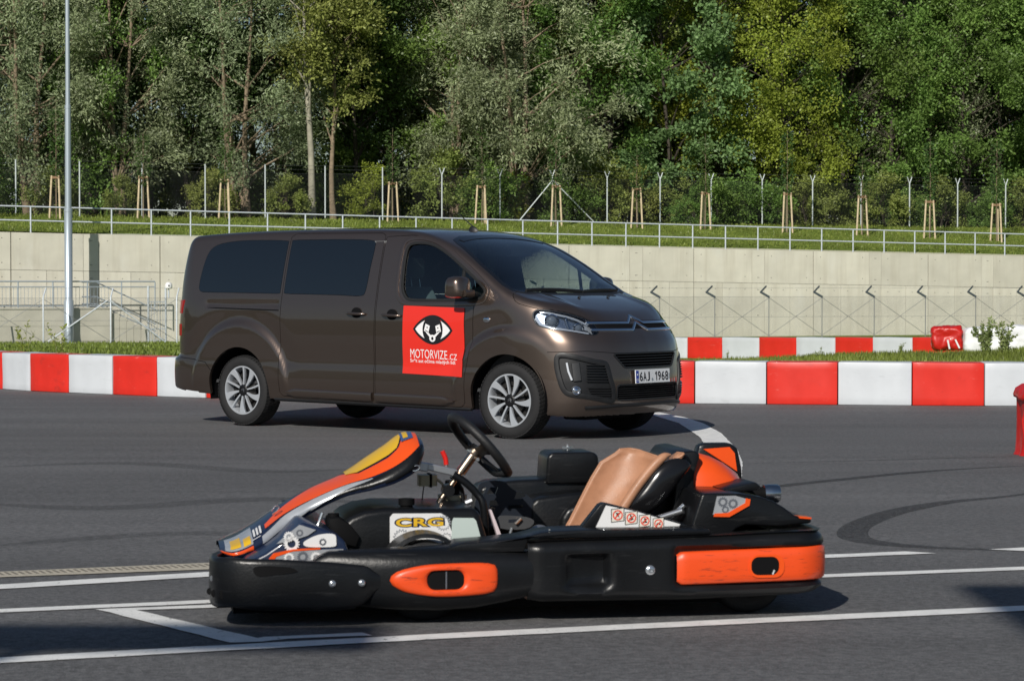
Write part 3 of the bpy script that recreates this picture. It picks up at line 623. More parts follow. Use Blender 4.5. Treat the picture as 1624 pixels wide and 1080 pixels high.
def vanF(s, y, z):
    ay = np.abs(y)
    side = ay - halfw(s, z)
    crown = .036 * (ay / .78) ** 2.6 * (.35 + .65 * sstep(s, 1.5, 2.2)) + sstep(s, .2, .7) * (1 - sstep(s, .8, 1.2)) * .012 * (ay / .8) ** 2.2
    zt = zt_f(s) - crown; e = 1e-3; sl_ = (zt_f(s + e) - zt_f(s - e)) / (2 * e)
    wrap = .035 * (ay / .8) ** 3 * sstep(s, .8, 1.1) * (1 - sstep(s, 1.7, 2.1))
    top = (z - zt + wrap) / np.sqrt(1 + sl_ ** 2)
    hood = .018 * np.exp(-((ay - .60) / .07) ** 2) * (1 - sstep(s, .75, .9)) * sstep(s, .15, .35)
    top = top - hood * .6
    fr_ = (pf_f(z) + qf_f(ay) - s) / np.sqrt(1 + np.clip((qf_f(ay + .01) - qf_f(ay - .01)) / .02, 0, 2.2) ** 2)
    rr = (s - (pr_f(z) - qr_f(ay))) / np.sqrt(1 + np.clip((qr_f(ay + .01) - qr_f(ay - .01)) / .02, 0, 2.2) ** 2)
    zb = np.interp(s, [0, .3, .8, 1.3, 3.6, 4.4, 5.3], [.20, .19, .235, .235, .25, .27, .33])
    bot = zb - z
    F = smax(side, top, .055 + .03 * (1 - sstep(s, .8, 1.2)))
    F = smax(F, fr_, .06); F = smax(F, rr, .09); F = smax(F, bot, .035)
    return F
def solve_y(s, z, sign=-1):
    s = np.asarray(s, float); z = np.asarray(z, float); lo = np.zeros_like(s); hi = np.full_like(s, 1.2)
    for _ in range(32):
        m_ = (lo + hi) / 2; f = vanF(s, m_, z); lo = np.where(f < 0, m_, lo); hi = np.where(f < 0, hi, m_)
    return lo
def solve_s(y, z, s1=1.6):                             # front surface s at (y, z)
    y = np.asarray(y, float); z = np.asarray(z, float); lo = np.full_like(y, -.1); hi = np.full_like(y, s1)
    for _ in range(32):
        m_ = (lo + hi) / 2; f = vanF(m_, y, z); hi = np.where(f < 0, m_, hi); lo = np.where(f < 0, lo, m_)
    return hi
def solve_c(phi, z):                                    # front corner surface at plan angle phi round (1.1, 0)
    phi = np.asarray(phi, float); z = np.asarray(z, float); lo = np.zeros_like(phi); hi = np.full_like(phi, 1.5)
    for _ in range(32):
        m_ = (lo + hi) / 2; f = vanF(1.1 - m_ * np.cos(phi), m_ * np.sin(phi), z); lo = np.where(f < 0, m_, lo); hi = np.where(f < 0, hi, m_)
    return 1.1 - lo * np.cos(phi), lo * np.sin(phi)
def solve_z(s, y):
    s = np.asarray(s, float); y = np.asarray(y, float); lo = np.full_like(s, .8); hi = np.full_like(s, 2.1)
    for _ in range(32):
        m_ = (lo + hi) / 2; f = vanF(s, y, m_); lo = np.where(f < 0, m_, lo); hi = np.where(f < 0, hi, m_)
    return lo
def vnormal(P, e=2e-3):
    s, y, z = P[:, 0], P[:, 1], P[:, 2]
    n_ = np.stack([vanF(s+e, y, z) - vanF(s-e, y, z), vanF(s, y+e, z) - vanF(s, y-e, z), vanF(s, y, z+e) - vanF(s, y, z-e)], -1)
    return n_ / np.linalg.norm(n_, axis=1, keepdims=True)
def in_poly(px, py, poly):
    c = np.zeros(px.shape, bool); n_ = len(poly); j = n_ - 1
    for i in range(n_):
        xi, yi = poly[i]; xj, yj = poly[j]
        if yi != yj: c ^= ((yi > py) != (yj > py)) & (px < (xj - xi) * (py - yi) / (yj - yi) + xi)
        j = i
    return c
def near_poly(P, poly):
    A = np.array(poly, float); B = np.roll(A, -1, 0); best = np.full(len(P), 1e9); out = P.copy()
    for a, b in zip(A, B):
        d = b - a; t = np.clip(((P - a) @ d) / max(d @ d, 1e-12), 0, 1); q = a + t[:, None] * d; r = np.linalg.norm(P - q, axis=1)
        k = r < best; best[k] = r[k]; out[k] = q[k]
    return out
# -- grid on a box, cast onto the body surface
hstep = .021
def axis_(a, b): return np.linspace(a, b, int(round((b - a) / hstep)) + 1)
gs, gy, gzz = axis_(-.02, 5.34), axis_(-.99, .99), axis_(.16, 1.93)
ni, nj, nk = len(gs), len(gy), len(gzz)
ids = -np.ones((ni, nj, nk), int); mask = np.zeros((ni, nj, nk), bool)
mask[[0, -1]] = True; mask[:, [0, -1]] = True; mask[:, :, [0, -1]] = True
ids[mask] = np.arange(mask.sum()); I, J, K = np.nonzero(mask)
BP = np.stack([gs[I], gy[J], gzz[K]], -1)
quads = []
def quad_face(a): quads.append(np.stack([a[:-1, :-1], a[1:, :-1], a[1:, 1:], a[:-1, 1:]], -1).reshape(-1, 4))
for a, flip in ((ids[0], 1), (ids[-1], 0), (ids[:, 0], 0), (ids[:, -1], 1), (ids[:, :, 0], 1), (ids[:, :, -1], 0)): quad_face(a[:, ::-1] if flip else a)
FQ = np.concatenate(quads)
Q = np.stack([np.clip(BP[:, 0], .78, 4.85), np.zeros(len(BP)), np.interp(BP[:, 0], [.5, .78, 1.6], [.66, .74, 1.0])], -1)
Dv = BP - Q; lo = np.full(len(BP), .02); hi = np.full(len(BP), 1.15)
for _ in range(36):
    m_ = (lo + hi) / 2; P_ = Q + Dv * m_[:, None]; f = vanF(P_[:, 0], P_[:, 1], P_[:, 2]); lo = np.where(f < 0, m_, lo); hi = np.where(f < 0, hi, m_)
VP = Q + Dv * lo[:, None]
fn = vnormal(VP[FQ].mean(1)); fc = VP[FQ].mean(1)
gn = np.cross(VP[FQ[:, 2]] - VP[FQ[:, 0]], VP[FQ[:, 3]] - VP[FQ[:, 1]]); fl_ = (gn * fn).sum(1) > 0   # mirrored axes: flip so that normals leave the body
FQ[fl_] = FQ[fl_][:, ::-1]
lab = np.array(['body'] * len(FQ), dtype=object); locked = np.zeros(len(VP), bool)
side_f = (np.abs(fc[:, 1]) > .5) & (np.abs(fn[:, 1]) > .35)
def arc(c, r, a0, a1, n_=28): return [(c[0] + r * math.cos(R(a0 + (a1 - a0) * i / n_)), c[1] + r * math.sin(R(a0 + (a1 - a0) * i / n_))) for i in range(n_ + 1)]
def region(poly, view, name, sel, only=None):
    global fc
    fc = VP[FQ].mean(1)
    if view == 'side': a, b = fc[:, 0], fc[:, 2]
    elif view == 'front': a, b = np.abs(fc[:, 1]), fc[:, 2]
    elif view == 'cyl': a, b = np.arctan2(np.abs(fc[:, 1]), 1.1 - fc[:, 0]), fc[:, 2]
    else: a, b = np.abs(fc[:, 1]), fc[:, 0]
    ins = sel & in_poly(a, b, poly)
    if only is not None: ins &= np.isin(lab, only)
    inv = np.zeros(len(VP), bool); inv[FQ[ins].ravel()] = True; outv = np.zeros(len(VP), bool); outv[FQ[~ins].ravel()] = True
    bnd = inv & outv & ~locked; k = np.nonzero(bnd)[0]; P_ = VP[k]; sg = np.where(P_[:, 1] < 0, -1., 1.)
    if view == 'side':
        q = near_poly(P_[:, [0, 2]], poly); VP[k] = np.stack([q[:, 0], solve_y(q[:, 0], q[:, 1]) * sg, q[:, 1]], -1)
    elif view == 'front':
        q = near_poly(np.stack([np.abs(P_[:, 1]), P_[:, 2]], -1), poly); VP[k] = np.stack([solve_s(q[:, 0], q[:, 1]), q[:, 0] * sg, q[:, 1]], -1)
    elif view == 'cyl':
        q = near_poly(np.stack([np.arctan2(np.abs(P_[:, 1]), 1.1 - P_[:, 0]), P_[:, 2]], -1), poly); ss, yy = solve_c(q[:, 0], q[:, 1]); VP[k] = np.stack([ss, yy * sg, q[:, 1]], -1)
    else:
        q = near_poly(np.stack([np.abs(P_[:, 1]), P_[:, 0]], -1), poly); VP[k] = np.stack([q[:, 1], q[:, 0] * sg, solve_z(q[:, 1], q[:, 0])], -1)
    locked[inv & outv] = True; lab[ins] = name
SM = lambda pts, n_=5: smooth_loop(pts, n_)
arch_f = [(FA - .40, .10)] + arc((FA, .345), .395, 172, 8)[::-1][::-1] + [(FA + .40, .10)]
arch_f = [(FA - .395, .05)] + [(FA + .395 * math.cos(t), .345 + .395 * math.sin(t)) for t in np.linspace(math.pi, 0, 40)] + [(FA + .395, .05)]
arch_r = [(x - FA + RA, z + .01) for x, z in arch_f]
region(arch_f, 'side', 'gone', side_f | ((np.abs(fc[:, 1]) > .45) & (fc[:, 2] < .5)))
region(arch_r, 'side', 'gone', side_f | ((np.abs(fc[:, 1]) > .45) & (fc[:, 2] < .5)))
WIN_Q = SM([(4.755, 1.34), (4.735, 1.295), (4.68, 1.28), (4.3, 1.275), (3.9, 1.27), (3.66, 1.268), (3.645, 1.29), (3.64, 1.5), (3.64, 1.74), (3.66, 1.765), (3.9, 1.775), (4.25, 1.775), (4.5, 1.755), (4.63, 1.72), (4.70, 1.65), (4.74, 1.50)], 4)
WIN_S = SM([(3.575, 1.268), (3.3, 1.262), (2.9, 1.255), (2.63, 1.247), (2.565, 1.29), (2.545, 1.5), (2.53, 1.70), (2.57, 1.755), (2.9, 1.77), (3.3, 1.772), (3.575, 1.77), (3.592, 1.74), (3.592, 1.5), (3.592, 1.30)], 4)
WIN_F = SM([(2.13, 1.40), (2.14, 1.56), (2.13, 1.68), (2.08, 1.722), (1.95, 1.728), (1.80, 1.70), (1.62, 1.615), (1.45, 1.51), (1.28, 1.40), (1.17, 1.315), (1.165, 1.265), (1.23, 1.222), (1.5, 1.212), (1.8, 1.21), (2.02, 1.215), (2.09, 1.26), (2.12, 1.32)], 4)
DOOR_S = [(3.615, 1.80), (3.615, .335), (3.58, .30), (2.50, .275), (2.43, .30), (2.425, 1.0), (2.425, 1.80), (2.47, 1.825), (3.56, 1.835)]
DOOR_F = [(2.41, 1.79), (2.41, .30), (2.36, .272), (1.40, .262), (1.355, .30), (1.335, .55), (1.27, .85), (1.26, 1.17), (1.165, 1.225), (1.115, 1.30), (1.30, 1.455), (1.50, 1.585), (1.65, 1.675), (1.80, 1.745), (1.95, 1.785), (2.1, 1.80)]
region(WIN_Q, 'side', 'quarter_glass', side_f); region(WIN_S, 'side', 'slide_glass', side_f); region(WIN_F, 'side', 'front_glass', side_f)
region(DOOR_S, 'side', 'slide_door', side_f, ['body']); region(DOOR_F, 'side', 'front_door', side_f, ['body'])
front_f = (fn[:, 0] < -.15) & (fc[:, 0] < 1.2)
WS = [(-.01, .76), (.3, .77), (.55, .80), (.72, .85), (.815, .92), (.825, 1.0), (.81, 1.1), (.785, 1.31), (.74, 1.48), (.70, 1.62), (.66, 1.70), (.5, 1.76), (-.01, 1.80)]
lab[(fn[:, 2] < -.75) & (fc[:, 2] < .4)] = 'gone'
region(WS, 'top', 'windscreen', (fn[:, 2] > .3) & (np.abs(fc[:, 1]) < .9))
HL = SM([(1.092, 1.093), (1.084, 1.05), (1.044, .997), (.946, .967), (.768, .940), (.60, .911), (.545, .925), (.535, .957), (.572, 1.022), (.669, 1.066), (.79, 1.099), (.948, 1.126), (1.046, 1.131), (1.08, 1.118)], 5)
region(HL, 'cyl', 'headlight', (fc[:, 0] < 1.0) & (fn[:, 0] < .2))
GR_U = [(-.01, .752), (.44, .750), (.465, .735), (.37, .635), (.34, .626), (-.01, .626)]
GR_L = [(-.01, .475), (.43, .478), (.455, .46), (.455, .36), (.43, .345), (-.01, .340)]
INS = SM([(.498, .645), (.529, .672), (.60, .685), (.701, .712), (.806, .737), (.862, .740), (.887, .715), (.887, .64), (.869, .545), (.842, .456), (.807, .412), (.74, .394), (.66, .383), (.50, .347), (.445, .345), (.447, .443), (.473, .533)], 4)
region(GR_U, 'front', 'upper_grille', front_f); region(GR_L, 'front', 'lower_grille', front_f); region(INS, 'cyl', 'fog_insert', (fc[:, 0] < 1.0) & (fn[:, 0] < .3))
BON = [(-.01, 1.032), (.3, 1.031), (.56, 1.032), (.669, 1.075), (.79, 1.108), (.948, 1.133), (1.046, 1.139), (1.077, 1.143), (1.232, 1.183), (1.274, 1.207), (1.311, 1.256), (1.30, 1.31), (-.01, 1.31)]
region(BON, 'cyl', 'bonnet', (fc[:, 0] < 1.0) & (fn[:, 2] > .2), ['body'])
REAR_B = [(4.60, .60), (5.4, .66), (5.4, .1), (4.3, .1), (4.50, .50)]
def part_mesh(name, sel, gap=.0028, lip=.022, inset=0, off=0):
    q = FQ[sel]; used, inv = np.unique(q.ravel(), return_inverse=True); P_ = VP[used].copy(); q = inv.reshape(-1, 4)
    e = np.concatenate([q[:, [0, 1]], q[:, [1, 2]], q[:, [2, 3]], q[:, [3, 0]]]); key = np.sort(e, 1)
    un, idx, cnt = np.unique(key, axis=0, return_index=True, return_counts=True); be = e[idx[cnt == 1]]
    bv = np.unique(be); N = vnormal(P_)
    if off: P_ = P_ + N * off
    if gap and len(bv):
        cen = np.zeros_like(P_); ct = np.zeros(len(P_)); fcc = P_[q].mean(1)
        for j in range(4): np.add.at(cen, q[:, j], fcc); np.add.at(ct, q[:, j], 1)
        d = cen[bv] / ct[bv][:, None] - P_[bv]; d -= N[bv] * (d * N[bv]).sum(1, keepdims=True); d /= np.maximum(np.linalg.norm(d, axis=1, keepdims=True), 1e-6); P_[bv] += d * gap
    V = [P_ ]; Fs = [tuple(r) for r in q]
    if lip and len(bv):
        mp = -np.ones(len(P_), int); mp[bv] = len(P_) + np.arange(len(bv)); V.append(P_[bv] - N[bv] * lip)
        Fs += [(b, a, mp[a], mp[b]) for a, b in be]
    V = np.concatenate(V)
    me = bpy.data.meshes.new(name); me.from_pydata([vl(p) for p in V.tolist()], [], [f if len(set(f)) == len(f) else f for f in Fs])
    me.validate(); return me
def mat_paint():
    m = mat('van_paint', (.132, .098, .079), .32, metal=.84, coat=1.0, coat_rough=.02)
    n = m.node_tree; L = n.links.new; b = n.nodes['Principled BSDF']; b.inputs['Coat IOR'].default_value = 1.62
    tc = n.nodes.new('ShaderNodeTexCoord'); t = n.nodes.new('ShaderNodeTexNoise'); t.inputs['Scale'].default_value = 2.5; t.inputs['Detail'].default_value = 5; L(tc.outputs['Object'], t.inputs['Vector'])
    mr = n.nodes.new('ShaderNodeMapRange'); mr.inputs['To Min'].default_value = .015; mr.inputs['To Max'].default_value = .07; L(t.outputs[0], mr.inputs[0]); L(mr.outputs[0], b.inputs['Coat Roughness'])
    return m
PAINT = mat_paint(); BLK = mat('black_plastic', (.012, .0125, .014), .45, var=.1, vscale=20); RUB = mat('tyre_rubber', (.016, .016, .017), .78, var=.15, vscale=30, bump=.3, bscale=120)
GLS_D = mat('tinted_glass', (.006, .009, .013), .02, spec=.7, coat=.6, coat_rough=.01); CHROME = mat('chrome', (.75, .77, .8), .07, metal=1); DARK = mat('dark_void', (.006, .006, .007), .8, spec=.1)
def clear_glass(name, col, alpha_dark):                # thin sheet: mirror by Fresnel, else tinted see-through
    m = bpy.data.materials.new(name); m.use_nodes = True; n = m.node_tree; L = n.links.new; n.nodes.remove(n.nodes['Principled BSDF']); out = n.nodes['Material Output']
    tb = n.nodes.new('ShaderNodeBsdfTransparent'); tb.inputs[0].default_value = (*col, 1); gl = n.nodes.new('ShaderNodeBsdfGlossy'); gl.inputs['Roughness'].default_value = .01
    fr = n.nodes.new('ShaderNodeFresnel'); fr.inputs[0].default_value = 1.55; fm = n.nodes.new('ShaderNodeMath'); fm.operation = 'MULTIPLY'; fm.use_clamp = True; fm.inputs[1].default_value = 1.8; L(fr.outputs[0], fm.inputs[0]); mx = n.nodes.new('ShaderNodeMixShader'); L(fm.outputs[0], mx.inputs[0]); L(tb.outputs[0], mx.inputs[1]); L(gl.outputs[0], mx.inputs[2]); L(mx.outputs[0], out.inputs[0]); return m
GLS_C = clear_glass('clear_glass', (.80, .87, .85), 0); GLS_F = clear_glass('door_glass', (.66, .80, .80), 0); GLS_H = clear_glass('lamp_glass', (.93, .95, .97), 0)
near = fc[:, 1] < 0
def vpart(name, sel, m, parent=VAN, **kw):
    me = part_mesh(name, sel, **kw); return link(name, me, m, parent, 50)
body = vpart('body', lab == 'body', PAINT, gap=.0026, lip=.03)
vpart('bonnet', lab == 'bonnet', PAINT)
ws = vpart('windscreen', lab == 'windscreen', GLS_C, gap=0, lip=0, off=-.004)
for sd in (True, False):
    dn = vpart('front_door', (lab == 'front_door') & (near == sd), PAINT); ds = vpart('sliding_door', (lab == 'slide_door') & (near == sd), PAINT)
    vpart('window', (lab == 'front_glass') & (near == sd), GLS_F, dn, gap=.002, lip=0, off=-.012); vpart('window', (lab == 'slide_glass') & (near == sd), GLS_D, ds, gap=.001, lip=.01, off=.001)
    vpart('quarter_window', (lab == 'quarter_glass') & (near == sd), GLS_D, gap=.001, lip=.01, off=.001)
    hl = vpart('headlight', (lab == 'headlight') & (near == sd), GLS_H, gap=.001, lip=0, off=.002)
    hs = part_mesh('lamp_housing', (lab == 'headlight') & (near == sd), gap=.002, lip=0, off=-.055); link('lamp_housing', hs, mat('lamp_silver', (.36, .43, .54), .2, metal=.9), hl, 50)
    fi = vpart('fog_lamp_insert', (lab == 'fog_insert') & (near == sd), BLK, gap=.001, lip=.02, off=-.006)
    if sd: NEAR = dict(front_door=dn, sliding_door=ds, headlight=hl, insert=fi)
    else: FAR = dict(front_door=dn, sliding_door=ds, headlight=hl, insert=fi)
GU = vpart('upper_grille', lab == 'upper_grille', DARK, gap=0, lip=0, off=-.045); GLo = vpart('lower_grille', lab == 'lower_grille', DARK, gap=0, lip=0, off=-.045)
# ribbons that hug the body
def surf(pts, view, off=0):
    P_ = np.array(pts, float)
    if view == 'front': p = np.stack([solve_s(np.abs(P_[:, 0]), P_[:, 1]), P_[:, 0], P_[:, 1]], -1)
    elif view == 'cyl': ss, yy = solve_c(P_[:, 0], P_[:, 1]); p = np.stack([ss, yy * P_[:, 2], P_[:, 1]], -1)
    elif view == 'top': p = np.stack([P_[:, 1], P_[:, 0], solve_z(P_[:, 1], np.abs(P_[:, 0]))], -1)
    else: p = np.stack([P_[:, 0], np.sign(P_[:, 2]) * solve_y(P_[:, 0], P_[:, 1]), P_[:, 1]], -1)
    return p + vnormal(p) * off
def ribbon(name, pts, view, w, th, m, parent, off=0, loop=False, taper=None):   # flat strip of width w standing th proud of the surface
    C = surf(pts, view, off); N = vnormal(C); k = len(C); rings = []
    for i in range(k):
        t = (C[(i + 1) % k] - C[i - 1]) if loop else (C[min(i + 1, k - 1)] - C[max(i - 1, 0)])
        t /= np.linalg.norm(t); b_ = np.cross(N[i], t); ww = w * (taper[i] if taper is not None else 1)
        rings.append([vl(C[i] + b_ * ww / 2 * x + N[i] * z) for x, z in ((-1, -.006), (-.86, th * .8), (-.6, th), (.6, th), (.86, th * .8), (1, -.006))])
    mb = MB(); mb.loft(rings, True, True, loop); return mb.build(name, m, parent, 40)
def dens(pts, n_=12):
    out = []
    for a, b in zip(pts, pts[1:]):
        for i in range(n_): out.append(tuple(np.array(a) + (np.array(b) - np.array(a)) * i / n_))
    return out + [tuple(pts[-1])]
def sidepts(pts, sg): return [(s, z, sg) for s, z in pts]
SEAL = mat('rubber_seal', (.012, .012, .012), .5)
for sg, D_ in ((-1, NEAR), (1, FAR)):
    ribbon('window_seal', sidepts(WIN_F, sg), 'side', .028, .004, SEAL, D_['front_door'], loop=True)
    ribbon('window_divider', sidepts(dens([(1.43, 1.50), (1.43, 1.22)], 8), sg), 'side', .035, .002, SEAL, D_['front_door'], off=-.008)
    # bright edge of the deep window recess and the pressed frame round it
    ribbon('window_frame', sidepts(SM([(2.185, 1.30), (2.195, 1.45), (2.195, 1.6), (2.18, 1.72), (2.12, 1.765), (1.98, 1.772), (1.80, 1.735), (1.62, 1.655), (1.45, 1.55), (1.28, 1.44), (1.14, 1.325), (1.13, 1.26), (1.2, 1.19), (1.5, 1.178), (1.8, 1.175), (2.05, 1.18), (2.14, 1.22)], 4), sg), 'side', .045, .007, PAINT, D_['front_door'], loop=True)
    for nm, x, zc, pr in (('front_door', 2.21, 1.075, 'front_door'), ('sliding_door', 2.645, 1.088, 'sliding_door')):
        c = surf([(x, zc, sg)], 'side')[0]; mb = MB()
        mb.loft([[vl((c[0] + math.cos(a) * rr * .062, c[1] + sg * dd, c[2] + .002 + math.sin(a) * rr * .05)) for a in np.linspace(0, 2*math.pi, 24, endpoint=False)] for rr, dd in ((1.02, .0035), (.9, .0045), (.5, .0055))], True); mb.build('handle_recess', DARK, D_[pr], 60)
        mb = MB(); L_ = .115; mb.loft([[vl((c[0] + t * L_, c[1] + sg * (.012 + .028 * (1 - t ** 4) + yy * .010), c[2] - .004 + t * .004 + zz * (.0135 - .004 * t * t))) for yy, zz in ((-1, -.9), (.3, -1), (1, -.5), (1, .5), (.3, 1), (-1, .9))] for t in np.linspace(-1, 1, 13)], True); mb.build('handle', PAINT, D_[pr], 50)
    ribbon('side_moulding', sidepts(dens([(3.52, .338), (2.44, .325)], 20), sg), 'side', .085, .032, PAINT, D_['sliding_door'], taper=[min(1, .25 + i / 2.2) for i in range(21)])
    ribbon('side_moulding', sidepts(dens([(2.40, .325), (1.47, .315)], 20), sg), 'side', .085, .032, PAINT, D_['front_door'], taper=[min(1, .15 + (20 - i) / 3.0) for i in range(21)])
    ribbon('sill', sidepts(dens([(3.70, .262), (2.5, .252), (1.30, .242)], 16), sg), 'side', .035, .008, BLK, VAN)
    ribbon('door_track', sidepts(dens([(4.60, 1.128), (3.64, 1.108)], 16), sg), 'side', .014, .002, DARK, VAN, taper=[min(1, .3 + i / 3) for i in range(17)])
    ribbon('rear_bumper_seam', sidepts(dens([(4.52, .52), (4.60, .60), (4.8, .625), (5.02, .64)], 6), sg), 'side', .008, .0006, DARK, VAN)
    c = surf([(1.11, 1.04, sg)], 'side')[0]; mb = MB(); mb.loft([[vl((c[0] + .038 * k * math.cos(a), c[1] + sg * d, c[2] + .024 * k * math.sin(a))) for a in np.linspace(0, 2*math.pi, 16, endpoint=False)] for k, d in ((1, 0), (1, .006), (.7, .011), (.2, .012))], True); mb.build('side_indicator', CHROME, VAN, 50)
    # tail lamps wrap the rear corner
    for z0, z1 in ((1.07, 1.20), (.85, .965)):
        mb = MB(); rings = []
        for yy in np.linspace(.70, .895, 9):
            z_ = np.linspace(z0, z1, 7); lo = np.full(7, 4.7); hi = np.full(7, 5.6)
            for _ in range(30):
                mm = (lo + hi) / 2; f = vanF(mm, np.full(7, yy), z_); lo = np.where(f < 0, mm, lo); hi = np.where(f < 0, hi, mm)
            rings.append([vl((lo[k] + .012, sg * yy, z_[k])) for k in range(7)] + [vl((lo[k] - .02, sg * yy, z_[k])) for k in reversed(range(7))])
        mb.loft(rings, True); mb.build('tail_light', mat('tail_red', (.28, .008, .010), .15, coat=.6), VAN, 45)
    # mirror
    mi = MB(); cy = .985
    prof = [(-.10, -.075), (-.105, .02), (-.085, .085), (-.04, .105), (.05, .10), (.085, .06), (.09, -.03), (.075, -.085)]
    rings = []
    for k, (yy, sc) in enumerate(((0, .72), (.015, .92), (.05, 1.0), (.12, 1.0), (.165, .93), (.195, .7), (.203, .35))):
        rings.append([vl((1.335 - .03 * yy + x * sc * .97, sg * (cy + yy), 1.318 + z * sc)) for x, z in SM(prof, 3)])
    mi.loft(rings, True); mo = mi.build('mirror_cap', PAINT, D_['front_door'], 60)
    mb = MB()
    mb.loft([[vl((1.30 + x * .5 + k * -.03, sg * (.90 + yy), 1.262 + z)) for x, z in round_rect(-.12, .12, -.028 , .028, .02, 3)] for k, yy in ((0, 0), (.3, .05), (.6, .10), (1, .19))], True); mb.build('mirror_foot', BLK, D_['front_door'], 50)
    mb = MB(); mb.loft([[vl((1.265 + x, sg * (1.0 + yy), 1.275 + z)) for x, z in round_rect(-.07, .13, -.03, .03, .02, 3)] for yy in (0, .06, .12)], True); mb.build('mirror_indicator', PAINT, D_['front_door'], 50)
    # lamp internals
    H_ = D_['headlight']
    cyl = lambda pts: [(p, z, sg) for p, z in pts]
    for p_, z, r_, rot in ((.93, 1.048, .050, 52), (.69, .992, .038, 38)):
        c = surf(cyl([(p_, z)]), 'cyl', -.040)[0]
        mb = MB(); mb.lathe([(r_ * 1.3, -.02), (r_ * 1.3, .010), (r_ * 1.08, .016), (r_ * 1.0, .0)], (0, 0, 0), 'x', 24); o = mb.build('lamp_ring', CHROME, H_, 50); o.location = vl(c); o.rotation_euler = (0, 0, R(rot * sg))
        mb = MB(); mb.lathe([(r_ * .98, .0)] + [(r_ * .98 * math.cos(a), r_ * .55 * math.sin(a)) for a in np.linspace(.1, math.pi/2, 7)], (0, 0, 0), 'x', 24); o = mb.build('lamp_lens', mat('lens_glass', (.10, .12, .15), .03, spec=1, coat=1), H_, 60); o.location = vl(c); o.rotation_euler = (0, 0, R(rot * sg))
    LW = mat('lamp_white', (.70, .75, .82), .10, metal=.6, coat=1)
    ribbon('light_strip', cyl(dens([(1.072, 1.06), (1.03, 1.01), (.94, .985), (.77, .958), (.62, .932)], 8)), 'cyl', .024, .006, LW, H_, off=-.02)
    ribbon('light_strip', cyl(dens([(1.03, 1.118), (.948, 1.112), (.79, 1.083), (.70, 1.055), (.60, 1.01)], 8)), 'cyl', .018, .006, LW, H_, off=-.025)
    ribbon('lamp_divider', cyl(dens([(.80, 1.085), (.775, .955)], 6)), 'cyl', .012, .01, CHROME, H_, off=-.03)
    ribbon('lamp_reflector', cyl(dens([(.56, .955), (.60, .985), (.66, 1.0)], 6)), 'cyl', .05, .004, LW, H_, off=-.035)
    ribbon('lamp_bezel', cyl(HL), 'cyl', .010, .002, BLK, H_, loop=True)
    I_ = D_['insert']
    ribbon('insert_rim', cyl(INS), 'cyl', .05, .010, BLK, I_, loop=True)
    for k in range(7): z = .650 - k * .023; ribbon('insert_slat', cyl([(p_, z + .02 * (p_ - .5)) for p_ in np.linspace(.515 - .003 * k, .665, 9)]), 'cyl', .009, .014, BLK, I_)
    for k in range(5): z = .455 - k * .021; ribbon('insert_slat', cyl([(p_, z + .02 * (p_ - .5)) for p_ in np.linspace(.465, .655 - .01 * k, 9)]), 'cyl', .009, .012, BLK, I_)
    ribbon('daylight_strip', cyl(dens([(.812, .675), (.80, .60), (.775, .525)], 6)), 'cyl', .020, .012, mat('lamp_white2', (.55, .58, .62), .2, coat=1), I_)
    ribbon('insert_blade', cyl(dens([(.748, .672), (.742, .60), (.735, .52)], 6)), 'cyl', .075, .012, mat('grey_plastic', (.035, .036, .038), .4), I_)
    c = surf(cyl([(.745, .435)]), 'cyl', .006)[0]; mb = MB(); mb.lathe([(0, .012), (.024, .010), (.030, .004), (.032, .016), (.038, .014), (.04, -.02)], (0, 0, 0), 'x', 24); o = mb.build('fog_lamp', CHROME, I_, 50); o.location = vl(c); o.rotation_euler = (0, 0, R(38 * sg))
    # washer jets, wiper
    c = surf([(sg * .22, .63)], 'top', .004)[0]; mb = MB(); mb.lathe([(0, .012), (.012, .010), (.017, 0)], (0, 0, 0), 'z', 10); o = mb.build('washer_jet', BLK, VAN, 60); o.location = vl(c)
for y0, y1, s0, s1 in ((-.68, .10, .875, .80), (.05, .66, .80, .855)):
    ribbon('wiper', [(y, s_ + .012 * math.sin((y - y0) / (y1 - y0) * math.pi)) for y, s_ in zip(np.linspace(y0, y1, 24), np.linspace(s0, s1, 24))], 'top', .022, .022, BLK, VAN)
ribbon('cowl', [(y, float(np.interp(abs(y), [0, .3, .55, .72, .80], [.755, .765, .795, .845, .895]))) for y in np.linspace(-.80, .80, 48)], 'top', .05, .003, BLK, VAN)
M_FRIT = mat('glass_frit', (.008, .009, .012), .06, spec=.6)
ws_loop = WS[1:-1] + [(-y, s_) for y, s_ in WS[1:-1][::-1]]
ribbon('windscreen_edge', dens(ws_loop + ws_loop[:1], 4)[:-1], 'top', .055, .002, M_FRIT, ws, loop=True)
ribbon('windscreen_band', [(y, 1.745 - .05 * (y / .6) ** 2) for y in np.linspace(-.60, .60, 30)], 'top', .10, .0015, M_FRIT, ws)
